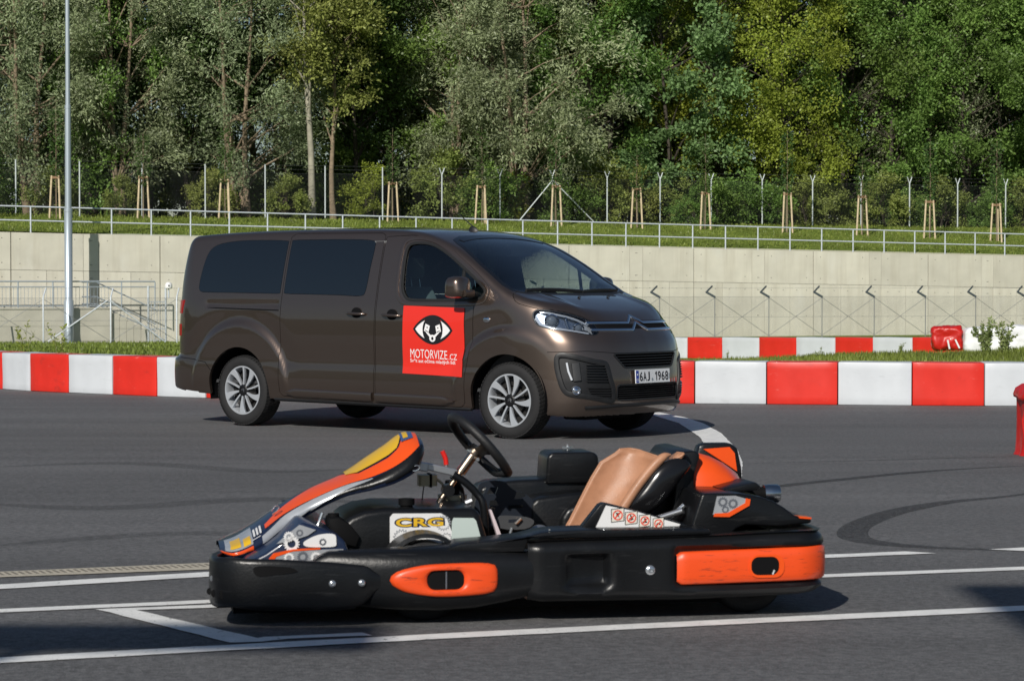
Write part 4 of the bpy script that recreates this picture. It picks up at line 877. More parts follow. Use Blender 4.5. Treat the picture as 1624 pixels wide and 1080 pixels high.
# grille slats, chrome bars with the double chevron
for k in range(5): z = .725 - k * .0235; h2 = float(np.interp(z, [.622, .745], [.345, .45])); ribbon('grille_slat', [(y, z) for y in np.linspace(-h2, h2, 25)], 'front', .010, .012, BLK, GU, off=-.018)
for k in range(7): z = .462 - k * .019; ribbon('grille_slat', [(y, z) for y in np.linspace(-.49, .49, 25)], 'front', .008, .012, BLK, GLo, off=-.018)
ribbon('grille_frame', dens([(y, z) for y, z in GR_U[1:-1]] + [(-y, z) for y, z in GR_U[1:-1][::-1]] + [GR_U[1]], 8)[:-1], 'front', .018, .004, BLK, GU, loop=True)
ribbon('grille_frame', dens([(y, z) for y, z in GR_L[1:-1]] + [(-y, z) for y, z in GR_L[1:-1][::-1]] + [GR_L[1]], 8)[:-1], 'front', .016, .004, BLK, GLo, loop=True)
GC = ribbon('radiator_slot', [(y, .982) for y in np.linspace(-.585, .585, 40)], 'front', .066, .002, DARK, VAN)
for zc, dz, zz in ((1.012, .058, 'upper'), (.952, .058, 'lower')):
    pts = dens([(-.60, zc), (-.115, zc - .004), (0, zc + dz), (.115, zc - .004), (.60, zc)], 14)
    ribbon('chrome_bar', pts, 'front', .027, .012, mat('satin_chrome', (.80, .83, .87), .12, metal=1), VAN, off=.002)
ribbon('bumper_seam', dens([(-.90, .765), (-.7, .775), (-.45, .755), (.45, .755), (.7, .775), (.90, .765)], 10), 'front', .006, .0006, DARK, VAN)
ribbon('bumper_lip', dens([(-.72, .285), (-.4, .30), (.4, .30), (.72, .285)], 12), 'front', .03, .014, BLK, VAN)
# plate
pc = surf([(0, .545)], 'front', .012)[0]; mb = MB(); mb.box(-.006, .002, -.265, .265, -.06, .06); pl_ = mb.build('number_plate', mat('plate_white', (.74, .76, .78), .35), VAN, 0, bevel=.003); pl_.location = vl((pc[0] - .006, 0, .545)); pl_.rotation_euler = (0, R(-3), 0)
mb = MB(); mb.box(.0025, .0035, -.259, -.219, -.052, .052); mb.build('country_band', mat('plate_blue', (.02, .05, .35), .35), pl_, 0)
mb = MB(); mb.lathe([(0, .0042), (.009, .0042)], (0, -.239, .018), 'x', 12); mb.build('star_ring', MATS['plate_white'], pl_, 0)
def put_text(txt, size, loc, rot, m, parent, name='lettering', **kw):
    me = text_mesh(txt, size, **kw); o = link(name, me, m, parent, 0); o.location = loc; o.rotation_euler = rot; return o
INK = mat('print_black', (.01, .01, .012), .5); PWHITE = mat('print_white', (.80, .80, .80), .5)
put_text('CZ', .028, (.0045, -.239, -.03), (math.pi/2, 0, math.pi/2), PWHITE, pl_, offset=.0006)
for ch, yc, wd in (('6', -.183, .046), ('A', -.127, .050), ('J', -.073, .040), ('9', .096, .046), ('6', .153, .046), ('8', .210, .046)):
    me = text_mesh(ch, .1, offset=.001); co = np.array([v.co[:] for v in me.vertices]); mn, mx = co.min(0), co.max(0)
    for v in me.vertices: v.co = ((v.co.x - mn[0]) / (mx[0] - mn[0]) * wd - wd / 2, (v.co.y - mn[1]) / (mx[1] - mn[1]) * .080 - .040, 0)
    o = link('lettering', me, INK, pl_, 0); o.location = (.0045, yc, 0); o.rotation_euler = (math.pi/2, 0, math.pi/2)
mb = MB(); mb.lathe([(0, .0042), (.013, .0042)], (0, -.012, -.028), 'x', 14); mb.build('seal', mat('plate_seal', (.25, .3, .33), .5), pl_, 0)
mb = MB(); mb.box(.0025, .0035, .244, .256, -.03, .02); mb.build('seal', MATS['plate_seal'], pl_, 0)
mb = MB(); mb.add([(.0045, .045 + y, z) for y, z in ((.002, -.04), (.013, -.04), (.013, .04), (.003, .04), (-.014, .024), (-.014, .012), (.002, .024))], [(0, 1, 2, 3, 6), (3, 4, 5, 6)]); mb.build('lettering', INK, pl_, 0)
# aerial
c = surf([(0, 2.02)], 'top', 0)[0]; mb = MB(); mb.loft([[vl((c[0] + x * k + .02 * (1 - k), y * k, c[2] - .01 + h)) for x, y in SM([(-.055, 0), (0, -.024), (.06, -.012), (.06, .012), (0, .024)], 3)] for k, h in ((1, 0), (.9, .02), (.62, .04), (.3, .05))], True); an = mb.build('aerial', BLK, VAN, 60)
mb = MB(); mb.tube([vl((c[0] + .0, 0, c[2] + .03)), vl((c[0] + .20, 0, c[2] + .17))], [.006, .0035], 6); mb.build('aerial_rod', BLK, an, 60)
# underside, wheel wells, exhaust
mb = MB(); mb.box(*sorted((FA - .25, FA - 4.85)), -.70, .70, .29, .33); mb.build('underbody', DARK, VAN, 0)
for c in (FA, RA):
    for sg in (-1, 1):
        mb = MB(); rings = []
        for yy in (.50, .60, .90, .935): rings.append([(FA - c - .415 * math.cos(t), sg * yy, .345 + .415 * math.sin(t)) for t in np.linspace(-.25, math.pi + .25, 26)])
        mb.loft(rings, False, False); mb.f.append(tuple(range(26))); mb.build('wheel_well', DARK, VAN, 60, recalc=False)
for x in (-.25, .35): mb = MB(); mb.box(x, x + .25, -.3 - .3 * (x > 0), .1, .17, .27); mb.build('underbody_guard', DARK, VAN, 0, bevel=.02)
# wheels
RIMD = mat('rim_dark', (.010, .010, .011), .4, metal=.2); RIMS = mat('rim_silver', (.56, .59, .63), .25, metal=.45, coat=.3)
def wheel(loc, sg, rz, rot, mesh_from=None):
    w = bpy.data.objects.new('wheel', None); COL.objects.link(w); w.parent = VAN; w.location = loc; w.rotation_euler = (0, rot, rz + (math.pi if sg > 0 else 0)); w.empty_display_size = .1
    if mesh_from:
        for ch in mesh_from.children:
            c = ch.copy(); COL.objects.link(c); c.parent = w
        return w
    # outer face looks to -y; tyre width .225
    mb = MB(); mb.lathe([(.222, -.088), (.232, -.100), (.262, -.112), (.295, -.111), (.318, -.100), (.331, -.086), (.335, -.06), (.335, .06), (.331, .088), (.31, .105), (.26, .110), (.222, .09), (.222, -.088)], (0, 0, 0), 'y', 72)
    mb.build('tyre', RUB, w, 40)
    mb = MB()
    for k in range(60):
        for row, (y0, y1) in enumerate(((-.103, -.058), (-.05, -.004), (.004, .05), (.058, .10))):
            t = 2 * math.pi * (k + .5 * (row % 2)) / 60; dt = 2 * math.pi / 60 * .36
            for_ = []
            for yy in (y0, y1):
                ro = .3395 if abs(yy) < .09 else .331; sk = .03 * (yy - y0) / .05
                for a in (t - dt + sk, t + dt + sk):
                    for r_ in (.322, ro): for_.append((r_ * math.cos(a), yy, r_ * math.sin(a)))
            mb.add(for_, [(0,1,3,2),(4,6,7,5),(1,5,7,3),(0,4,5,1),(2,3,7,6)])
    tag(mb.build('tread', RUB, w, 0), kind='stuff')
    mb = MB(); mb.lathe([(.237, -.098), (.2335, -.104), (.222, -.104), (.216, -.094), (.21, -.05), (.205, .08)], (0, 0, 0), 'y', 64); mb.build('rim', RIMS, w, 40)
    mb = MB(); mb.lathe([(.20, -.015), (.03, -.015)], (0, 0, 0), 'y', 40); mb.lathe([(.13, -.05), (.13, -.03), (.06, -.06), (0, -.06)], (0, 0, 0), 'y', 30); mb.build('brake_disc', mat('brake_iron', (.03, .029, .028), .5, metal=.5), w, 50)
    for k in range(5):                                   # five pairs of twisted spokes
        for tw, wd, a0 in ((.16, .031, 0), (.06, .017, .64)):
            mb = MB(); rings = []
            for q in np.linspace(0, 1, 9):
                r_ = .050 + q * .172; a = 2 * math.pi * k / 5 + a0 * (1 - q * .0) + tw * q * q; hw_ = wd * (.26 + .95 * q ** 1.25) if wd > .025 else .008 + .003 * q
                u = np.array([math.cos(a), 0, math.sin(a)]); v = np.array([-math.sin(a), 0, math.cos(a)]); yb = -.086 - .012 * q
                rings.append([tuple(u * r_ + v * hw_ * x + np.array([0, yb + dy, 0])) for x, dy in ((-1, 0), (-.85, -.006), (.85, -.006), (1, 0), (.8, .022), (-.8, .022))])
            mb.loft(rings, True); mb.build('spoke', RIMS, w, 30)
    mb = MB(); mb.lathe([(.058, -.05), (.058, -.09), (.05, -.098), (.034, -.099), (.032, -.094), (0, -.094)], (0, 0, 0), 'y', 28); mb.build('hub', RIMD, w, 45)
    for zz in (-.004, .008):
        mb = MB(); 
        for sx in (-1, 1): mb.bar((0, -.0955, zz + .012), (sx * .018, -.0955, zz - .006), .005, .004, (0, 1, 0))
        mb.build('hub_chevron', CHROME, w, 0)
    mb = MB()
    mb.lathe([(.2165, -.02), (.2165, -.088)], (0, 0, 0), 'y', 48); mb.build('rim_barrel', RIMD, w, 60)
    return w
w0 = wheel((0, -.815, .335), -1, R(2), .2)
wheel((-WB, -.805, .335), -1, 0, .45, w0); wheel((0, .815, .335), 1, R(2), .7, w0); wheel((-WB, .805, .335), 1, 0, .1, w0)
# cabin
SEATM = mat('seat_cloth', (.26, .29, .30), .85); DASH = mat('dashboard', (.05, .052, .056), .6)
mb = MB(); mb.prism([(FA - x, z) for x, z in ((.86, 1.20), (1.02, 1.235), (1.25, 1.225), (1.42, 1.17), (1.48, .95), (1.40, .55), (.95, .55))], -.78, .78); mb.build('dashboard', DASH, VAN, 40, bevel=.03)
mb = MB(); mb.prism([(FA - x, z) for x, z in ((1.10, 1.225), (1.16, 1.262), (1.32, 1.262), (1.38, 1.21))], .16, .66); mb.build('instrument_hood', DASH, VAN, 40, bevel=.02)
sw = bpy.data.objects.new('steering_wheel', None); COL.objects.link(sw); sw.parent = VAN; sw.location = vl((1.52, .40, 1.13)); sw.rotation_euler = (0, R(-62), 0)
mb = MB(); mb.tube([(.19 * math.cos(t), .19 * math.sin(t), 0) for t in np.linspace(0, 2*math.pi, 32, endpoint=False)], .016, 8, loop=True); mb.build('wheel_rim', DASH, sw, 60)
mb = MB(); mb.bar((-.18, 0, -.01), (.18, 0, -.01), .05, .02); mb.bar((0, 0, -.01), (0, -.01, -.02), .14, .14); mb.build('wheel_hub', DASH, sw, 0)
def seat(y, s0):
    st_ = bpy.data.objects.new('seat', None); COL.objects.link(st_); st_.parent = VAN; st_.location = vl((s0, y, .55)); st_.empty_display_size = .1
    mb = MB(); mb.loft([[(x, yy, z) for yy, z in round_rect(-.24, .24, -.02, .14, .05, 3)] for x in (-.28, -.2, .15, .25)], True); mb.build('cushion', SEATM, st_, 60)
    mb = MB(); mb.loft([[(-.27 - k * .20 + dz * .0 + zz, yy * w_, .12 + k * .66) for yy, zz in round_rect(-.24, .24, -.06, .06, .05, 3)] for k, w_ in ((0, .95), (.3, 1), (.8, .95), (1, .75))] if (dz := 0) == 0 else [], True); mb.build('backrest', SEATM, st_, 60)
    mb = MB(); mb.loft([[(-.50 + zz, yy * w_, .86 + k) for yy, zz in round_rect(-.13, .13, -.045, .045, .04, 3)] for k, w_ in ((0, .8), (.03, 1), (.15, 1), (.19, .75))], True); mb.build('headrest', SEATM, st_, 60)
    for yy in (-.06, .06): mb = MB(); mb.tube([(-.47, yy, .76), (-.49, yy, .88)], .008, 6); mb.build('headrest_rod', CHROME, st_, 60)
for y in (-.42, .40): seat(y, 1.90)
for y in (-.5, 0, .5): seat(y, 3.0)
mb = MB(); mb.box(FA - 2.55, FA - 2.40, -.80, -.72, .3, 1.75); mb.build('pillar_trim', mat('trim_grey', (.40, .42, .42), .8), VAN, 0)
mb = MB(); mb.box(FA - 2.55, FA - 2.40, .72, .80, .3, 1.75); mb.build('pillar_trim', mat('trim_grey', (.40, .42, .42), .8), VAN, 0)
mb = MB(); mb.loft([[vl((s_, y, 1.765 + dz)) for y, dz in ((-.66, 0), (.66, 0), (.66, .02), (-.66, .02))] for s_ in (1.95, 2.3, 4.9)], True); mb.build('headliner', mat('headliner_cloth', (.42, .42, .40), .9), VAN, 0)
mb = MB(); mb.box(FA - 5.0, FA - 1.0, -.85, .85, .40, .43); mb.build('cabin_floor', DASH, VAN, 0)
mb = MB(); mb.loft([[vl((1.67 + x, .0 + y * w_, 1.66 + z)) for y, z in round_rect(-.13, .13, -.04, .04, .03, 3)] for x, w_ in ((0, .9), (.03, 1), (.05, .95))], True); mm_ = mb.build('rear_view_mirror', DASH, VAN, 50)
mb = MB(); mb.tube([vl((1.67, 0, 1.69)), vl((1.66, 0, 1.755))], .02, 8); mb.build('mirror_stem', DASH, mm_, 50)
for y in (-.42, .42):
    mb = MB(); mb.loft([[vl((1.80 + x, y + yy, 1.735 - x * .0 - k)) for yy in (-.19, .19) for x in ((0, .012) if yy < 0 else (.012, 0))] for k in (0, .115)], True); mb.build('sun_visor', mat('visor_cloth', (.55, .53, .47), .8), VAN, 40)
mb = MB(); mb.lathe([(0, 0), (.035, 0)], (0, 0, 0), 'x', 20); o = mb.build('badge_sticker', mat('badge_yellow', (.55, .65, .25), .6), ws, 0); c = surf([(-.42, .985)], 'top', -.012)[0]; o.location = vl(c); o.rotation_euler = (0, R(-58), 0)
# red sticker on the door: a vinyl sheet that follows the door
def on_door(name, V2, Fc, m, parent, off):             # a 0..1 from rear edge to front edge, b 0..1 up
    A = np.array(V2, float); P_ = surf(np.stack([2.075 - .715 * A[:, 0], .548 + .612 * A[:, 1] - .018 * A[:, 0], -np.ones(len(A))], -1), 'side', off)
    V = [vl(p) for p in P_]; me = bpy.data.meshes.new(name); me.from_pydata(V, [], Fc)
    bm = bmesh.new(); bm.from_mesh(me); bmesh.ops.recalc_face_normals(bm, faces=bm.faces[:])
    if sum((f.normal.y) * f.calc_area() for f in bm.faces) > 0: bmesh.ops.reverse_faces(bm, faces=bm.faces[:])
    bm.to_mesh(me); bm.free(); return link(name, me, m, parent, 60)
N_ = 12; V2 = [(i / N_, j / N_) for j in range(N_ + 1) for i in range(N_ + 1)]; Fc = [(j*(N_+1)+i, j*(N_+1)+i+1, (j+1)*(N_+1)+i+1, (j+1)*(N_+1)+i) for j in range(N_) for i in range(N_)]
stk = on_door('door_sticker', V2, Fc, mat('sticker_red', (.72, .030, .018), .35, coat=.3), NEAR['front_door'], .0065); tag(stk, 'red square sticker with an eye emblem and white lettering')
def ell(cx, cy, rx, ry, n_=28): return [(cx + rx * math.cos(2*math.pi*i/n_), cy + ry * math.sin(2*math.pi*i/n_)) for i in range(n_)]
def eye(cx, cy, hw_, hh, n_=16):
    up = [(cx - hw_ + 2*hw_*i/n_, cy + hh * (math.sin(math.pi * i / n_)) ** .8) for i in range(n_ + 1)]
    return up + [(2*cx - x, 2*cy - y) for x, y in up[1:-1]]
def flat(name, outer, m, off, holes=()):
    V, Fq = flat_poly(outer, holes); return on_door(name, V, Fq, m, stk, off)
cy_ = .665
flat('emblem_outline', eye(.50, cy_, .325, .215), INK, .0075); flat('emblem_eye', eye(.50, cy_, .285, .165), PWHITE, .0082); flat('emblem_iris', ell(.5, cy_, .165, .215), INK, .0089)
for sg in (-1, 1):
    fl_ = [(.5 + sg * x, cy_ + y) for x, y in ((.045, .055), (.115, .085), (.14, -.02), (.068, -.055))]
    flat('emblem_piston', fl_, PWHITE, .0096); flat('emblem_dot', ell(.5 + sg * .088, cy_ + .03, .010, .012, 10), INK, .0103); flat('emblem_ring', [(.5 + sg * x, cy_ + y) for x, y in ((.070, -.03), (.118, -.005), (.121, -.015), (.072, -.042))], INK, .0103)
    flat('emblem_rod', [(.5 + sg * x, cy_ + y) for x, y in ((.088, -.03), (.11, -.04), (.045, -.11), (.02, -.085))], PWHITE, .0096)
flat('emblem_crank', ell(.5, cy_ - .125, .05, .052, 16), PWHITE, .0098); flat('emblem_crank_hole', ell(.5, cy_ - .128, .020, .026, 12), INK, .0105)
def door_text(txt, cx, cy, w, h, off=.0085, bold=0, spacing=1.0):
    me = text_mesh(txt, 1.0, offset=bold, spacing=spacing); co = np.array([v.co[:] for v in me.vertices]); mn, mx = co.min(0), co.max(0)
    V2 = [((c[0] - mn[0]) / (mx[0] - mn[0]) * w + cx - w / 2, (c[1] - mn[1]) / (mx[1] - mn[1]) * h + cy - h / 2) for c in co]
    on_door('lettering', V2, [tuple(p.vertices) for p in me.polygons], PWHITE, stk, off)
door_text('MOTORVIZE', .43, .305, .60, .130, bold=-.004); door_text('.CZ', .815, .282, .13, .085, bold=-.002); door_text('Sv\u011bt aut o\u010dima mlad\u00fdch lid\u00ed.', .495, .195, .74, .072, bold=.008)
# ================================================================== the go-kart: (a forward, l away from the near side, z up)
KY = R(10); kx, ky = .018 - math.sin(KY) * .7, 8.5 + math.cos(KY) * .7
KART = thing('rental_kart', 'black rental go-kart with orange bumper strips and a tan seat', 'go-kart', (kx, ky, .0935), math.pi + KY)
KT = lambda p: (p[0], .7 - p[1], p[2])
def kb(): return MB(KT)
KBLK = mat('kart_plastic', (.0065, .007, .008), .32, var=.12, vscale=6, bump=.08, bscale=90, spec=.4); KDRK = mat('kart_dark', (.004, .004, .0045), .7, spec=.15)
def orange_mat():
    m = mat('kart_orange', (.78, .075, .012), .38, coat=.15); n = m.node_tree; L = n.links.new; b = n.nodes['Principled BSDF']
    tc = n.nodes.new('ShaderNodeTexCoord'); mp = n.nodes.new('ShaderNodeMapping'); mp.inputs['Scale'].default_value = (6, 6, 42); L(tc.outputs['Object'], mp.inputs[0])
    t = n.nodes.new('ShaderNodeTexNoise'); t.inputs['Scale'].default_value = 2.2; t.inputs['Detail'].default_value = 9; t.inputs['Roughness'].default_value = .68; L(mp.outputs[0], t.inputs['Vector'])
    mr = n.nodes.new('ShaderNodeMapRange'); mr.inputs['From Min'].default_value = .565; mr.inputs['From Max'].default_value = .68; mr.inputs['To Max'].default_value = .7; L(t.outputs[0], mr.inputs[0])
    mx = n.nodes.new('ShaderNodeMix'); mx.data_type = 'RGBA'; L(mr.outputs[0], mx.inputs[0]); mx.inputs[6].default_value = (.78, .075, .012, 1); mx.inputs[7].default_value = (.03, .02, .018, 1); L(mx.outputs[2], b.inputs['Base Color']); return m
overlay(KBLK, (.05, .05, .052), 4.0, 9, .60, .74, .55, (1.2, 1.2, 16)); KORG = orange_mat(); KORC = mat('clean_orange', (.80, .085, .010), .3, coat=.3)
KSIL = mat('sticker_silver', (.50, .52, .55), .25, metal=.45, var=.12, vscale=14); KWHT = mat('sticker_white', (.72, .72, .72), .3); KYEL = mat('sticker_yellow', (.70, .42, .02), .3, coat=.3); KNAV = mat('sticker_navy', (.012, .02, .05), .3, coat=.3)
KTAN = mat('seat_vinyl', (.42, .21, .12), .45, var=.10, vscale=20, bump=.1, bscale=160); GOLD = mat('bronze_metal', (.62, .48, .36), .22, metal=1); STEEL = mat('bolt_steel', (.62, .65, .68), .22, metal=.85); ALU = mat('aluminium', (.55, .56, .58), .35, metal=.9)
KGRY = mat('line_grey', (.10, .11, .13), .5)
def sweep(name, path, sec, m, parent=KART, closed=False, mod=None, smooth=40, both=False):
    """path: (a, l) points with the outside on the right hand when walking backwards; sec: (outward offset, z)"""
    P = np.array(path, float); k = len(P); T = np.gradient(P, axis=0); T /= np.linalg.norm(T, axis=1, keepdims=True)
    N = np.stack([T[:, 1], -T[:, 0]], -1)
    if N[0, 1] > 0: N = -N
    S_ = np.concatenate([[0], np.cumsum(np.linalg.norm(np.diff(P, axis=0), axis=1))]); rings = []
    for i in range(k):
        r_ = []
        for j, (o, z) in enumerate(sec):
            if mod: o, z = mod(P[i, 0], P[i, 1], S_[i], o, z, j)
            r_.append((P[i, 0] + N[i, 0] * o, P[i, 1] + N[i, 1] * o, z))
        rings.append(r_)
    b = kb(); b.loft(rings, closed, closed); return b.build(name, m, parent, smooth)
def kprism(name, pts, l0, l1, m, parent=KART, bevel=0, seg=2, smooth=35):
    b = kb(); b.prism(pts, l0, l1); return b.build(name, m, parent, smooth, bevel=bevel, seg=seg)
def kplate(name, outer, holes, l0, l1, m, parent=KART, bend=None):     # plate with holes between l0 and l1
    V, Fc = flat_poly(outer, holes); b = kb(); n = len(V); f = bend or (lambda a, z: 0)
    b.add([(a, l0 + f(a, z), z) for a, z in V] + [(a, l1 + f(a, z), z) for a, z in V], [t for t in Fc] + [tuple(i + n for i in reversed(t)) for t in Fc])
    idx = {(round(p[0], 6), round(p[1], 6)): i for i, p in enumerate(V)}
    for lp in (outer, *holes):
        q = [idx.get((round(p[0], 6), round(p[1], 6))) for p in lp]
        for i, j in zip(q, q[1:] + q[:1]):
            if i is not None and j is not None and i != j: b.f.append((i, j, j + n, i + n))
    return b.build(name, m, parent, 35)
def kdecal(name, outer, l, m, parent=KART, holes=()):
    V, Fc = flat_poly(outer, holes); b = kb(); b.add([(a, l, z) for a, z in V], Fc); o = b.build(name, m, parent, 0); return o
def kcyl(name, p0, p1, r, m, parent=KART, n=20, cap=True): b = kb(); b.tube([p0, p1], r, n, cap=cap); return b.build(name, m, parent, 40)
def gear_pts(ca, cz, r, teeth, depth=.18):
    out = []
    for i in range(teeth):
        for f, k in ((0, 1 - depth), (.2, 1), (.5, 1), (.7, 1 - depth)): t = 2 * math.pi * (i + f) / teeth; out.append((ca + r * k * math.cos(t), cz + r * k * math.sin(t)))
    return out
# ---- front bumper
fb_path = [(.50, .012), (.56, .008), (.64, .004), (.75, .0), (.86, .003), (.95, .014), (1.03, .042), (1.085, .095), (1.105, .175), (1.10, .30), (1.082, .45), (1.04, .70), (.995, .95), (.945, 1.13), (.87, 1.27), (.77, 1.355), (.62, 1.39), (.50, 1.392)]
fb_path = [tuple(p) for p in spline(fb_path, 4)]
def fbmod(a, l, s, o, z, j):
    top = float(np.interp(a, [.49, .51, .55, .70, .87, 1.0, 1.05, 1.10], [.20, .205, .232, .250, .262, .264, .268, .262])); bot = float(np.interp(a, [.49, .51, .55, .60, .70, .95, 1.04, 1.10], [.150, .145, .10, .076, .072, .080, .088, .080]))
    if l > .25: top = max(top, .255) - min(.045, (l - .25) * .10) if a > .8 else top
    return o, bot + (top - bot) * z
sec = [(-.030, 0), (-.012, 0), (-.004, .03), (0, .10), (.002, .5), (0, .90), (-.004, .97), (-.012, 1), (-.022, 1), (-.030, .97)]
fbp = sweep('front_bumper', fb_path, sec, KBLK, closed=True, mod=fbmod)
def dome(a, l, z, r_, par): b = kb(); b.lathe([(r_, .004), (r_, -.002), (r_ * .85, -.005), (r_ * .55, -.0075), (r_ * .32, -.0082), (r_ * .30, -.005), (0, -.005)], (a, l, z), 'y', 24); return b.build('bolt', STEEL, par, 50)
for a in (.675, .569): dome(a, .0, .172, .0135, fbp)
kplate('bumper_slot', smooth_loop([(.955, .235), (.90, .240), (.83, .234), (.805, .224), (.81, .216), (.88, .208), (.945, .205)], 4), [], -.0045, .02, KDRK, fbp, bend=lambda a, z: float(np.interp(a, [q[0] for q in fb_path[:26]], [q[1] for q in fb_path[:26]])))
for a0, l0_, w in ((1.055, .072, .022), (1.088, .118, .016), (1.102, .18, .014)):
    kcyl('bumper_vent', (a0 - .006, l0_ + .02, .132), (a0 + .004, l0_ - .006, .132), w * .9, KDRK, fbp, 12)
for a0, l0_ in ((1.062, .078), (1.095, .135)): kcyl('bolt', (a0, l0_, .185), (a0 + .006, l0_ - .006, .185), .010, STEEL, fbp, 12)
# ---- front side pod (near and far)
PA = [.745, .72, .68, .60, .50, .40, .28, .15, .03, -.08, -.14, -.158, -.163]
def pod_dims(a):
    return (float(np.interp(a, [-.165, -.158, -.14, -.03, .2, .45, .70, .72, .745], [.245, .258, .265, .267, .298, .286, .278, .262, .24])), float(np.interp(a, [-.165, -.158, -.14, -.07, .1, .28, .45, .60, .70, .745], [.13, .115, .108, .107, .064, .056, .062, .078, .10, .16])),
            float(np.interp(a, [-.165, -.15, -.05, .1, .3, .45, .55, .65, .745], [.03, .012, .008, .0, -.012, -.002, .024, .045, .075])), float(np.interp(a, [-.165, -.1, .2, .5, .745], [.16, .19, .22, .2, .13])))
def pod_l(a, z):                                       # outer skin of the pod
    t, bt, o, i_ = pod_dims(a); s_ = min(1, abs((z - (t + bt) / 2) / ((t - bt) / 2))) ** (1 / .62); return (o + i_) / 2 - (i_ - o) / 2 * max(0, 1 - s_ * s_) ** .31
def fpod(name, far, parent=KART):
    b = kb(); rings = []
    for a in PA:
        t, bt, o, i_ = pod_dims(a)
        r_ = []
        for k in range(28):
            th = 2 * math.pi * k / 28; c, s_ = math.cos(th), math.sin(th); e = .62
            l = (o + i_) / 2 - (i_ - o) / 2 * math.copysign(abs(c) ** e, c); z = (t + bt) / 2 + (t - bt) / 2 * math.copysign(abs(s_) ** e, s_)
            r_.append((a, 1.4 - l if far else l, z))
        rings.append(r_)
    b.loft(rings, True); return b.build(name, KBLK, parent, 50)
fp_ = fpod('side_pod', False); fpod('side_pod', True)
oo = smooth_loop([(.468, .180), (.45, .205), (.40, .223), (.319, .235), (.20, .2375), (.105, .235), (.075, .222), (.069, .18), (.075, .138), (.105, .123), (.20, .116), (.30, .117), (.40, .132), (.45, .155)], 4)
oh = round_rect(.198, .330, .143, .212, .028, 6)
def by_angle(loop, c, n=72):
    P = np.array(loop) - c; an = np.arctan2(P[:, 1], P[:, 0]); k = np.argsort(an); an = an[k]; P = P[k]; t = np.linspace(-math.pi, math.pi, n, endpoint=False); an3 = np.concatenate([an - 2*math.pi, an, an + 2*math.pi]); P3 = np.concatenate([P, P, P]); return np.stack([np.interp(t, an3, P3[:, 0]), np.interp(t, an3, P3[:, 1])], -1) + c
cc_ = np.array([.264, .178]); Ro, Rh = by_angle(oo, cc_), by_angle(oh, cc_); b = kb(); rings = []
for t_, off in ((0, .006), (.02, -.004), (.10, -.010), (.25, -.014), (.55, -.015), (.80, -.014), (.95, -.009), (1, .002), (1, .02)): rings.append([(a, pod_l(a, z) + off, z) for a, z in Ro + (Rh - Ro) * t_])
b.loft(rings, False); org = b.build('orange_insert', KORG, fp_, 60)
kplate('insert_hole', round_rect(.196, .332, .141, .214, .028, 6), [], -.0015, .004, KDRK, fp_, bend=pod_l); kcyl('tie_rod', (.262, -.010, .146), (.262, -.013, .208), .003, KGRY, fp_, 8)
# ---- rear side pod and rear bumper
rp = [(-.045, .0)] + [(a, .0) for a in np.linspace(-.06, -1.065, 64)] + [(-1.065 - .135 * math.sin(t), .135 - .135 * math.cos(t)) for t in np.linspace(.1, math.pi / 2, 12)] + [(-1.203, l) for l in np.linspace(.2, .7, 8)]
rp_full = rp + [(a, 1.4 - l) for a, l in rp[::-1][1:]]
zs = [.0, .03, .08, .14, .22, .26, .275, .30, .40, .5, .60, .70, .76, .775, .80, .86, .92, .97, 1.0]
def rsec():
    s_ = [(-.20, .02), (-.05, .0)]
    for z in zs[1:-1]: s_.append((-.0, z))
    return s_ + [(-.012, 1.0), (-.05, 1.0), (-.07, .96), (-.20, .955)]
def rmod(a, l, s, o, z, j):
    top = float(np.interp(a, [-1.2, -1.10, -.70, -.05], [.327, .330, .318, .311])); bot = float(np.interp(a, [-1.2, -1.15, -1.0, -.65, -.10, -.045], [.100, .092, .086, .078, .083, .092]))
    zz = bot + (top - bot) * z
    if o == 0:
        e = min(z, 1 - z); o = -.035 * (1 - min(1, e / .16)) ** 2.2
        if -.36 < a < -.17 and l < .01:                          # square recess
            k = min(1, (a + .36) / .03) * min(1, (-.17 - a) / .035); kz = min(1, max(0, (zz - .125) / .03)) * min(1, max(0, (.262 - zz) / .02)); k = k * k * (3 - 2 * k); o -= .045 * k * kz * (.5 + .5 * min(1, (-.17 - a) / .13))
        if a < -.585:                                             # channel for the orange strip
            kz = min(1, max(0, (zz - .128) / .008)) * min(1, max(0, (.276 - zz) / .008)); o -= .022 * kz * min(1, (-.585 - a) / .02)
        if a > -.10: o -= .02 * (1 - (-.045 - a) / .055) ** 2 if a > -.10 else 0
    return o, zz
rpod = sweep('rear_bumper', rp_full, rsec(), KBLK, mod=rmod, smooth=50)
# end face of the pod
so_ = [p for p in rp_full if p[0] < -.598]
def omod(a, l, s, o, z, j):
    e = min(1, (-.598 - a) / .028 + .02); cz = float(np.interp(a, [-1.2, -1.15, -.6], [.208, .209, .1985])); hh = float(np.interp(a, [-1.2, -.6], [.0625, .0605])) * (.55 + .45 * math.sqrt(max(0, 1 - (1 - min(1, e)) ** 2)))
    return o - .012 * (1 - min(1, e)), cz + hh * z
osec = [(-.03, -1), (-.004, -1), (.003, -.9), (.006, -.5), (.007, 0), (.006, .5), (.003, .9), (-.004, 1), (-.03, 1)]
near_o = [p for p in so_ if p[1] <= .7]; ostrip = sweep('orange_strip', near_o, osec, KORG, rpod, mod=omod, smooth=60)
sweep('orange_strip', [(a, 1.4 - l) for a, l in near_o], [(-o, z) for o, z in osec], KORG, rpod, mod=lambda a, l, s, o, z, j: omod(a, l, s, o, z, j), smooth=60)
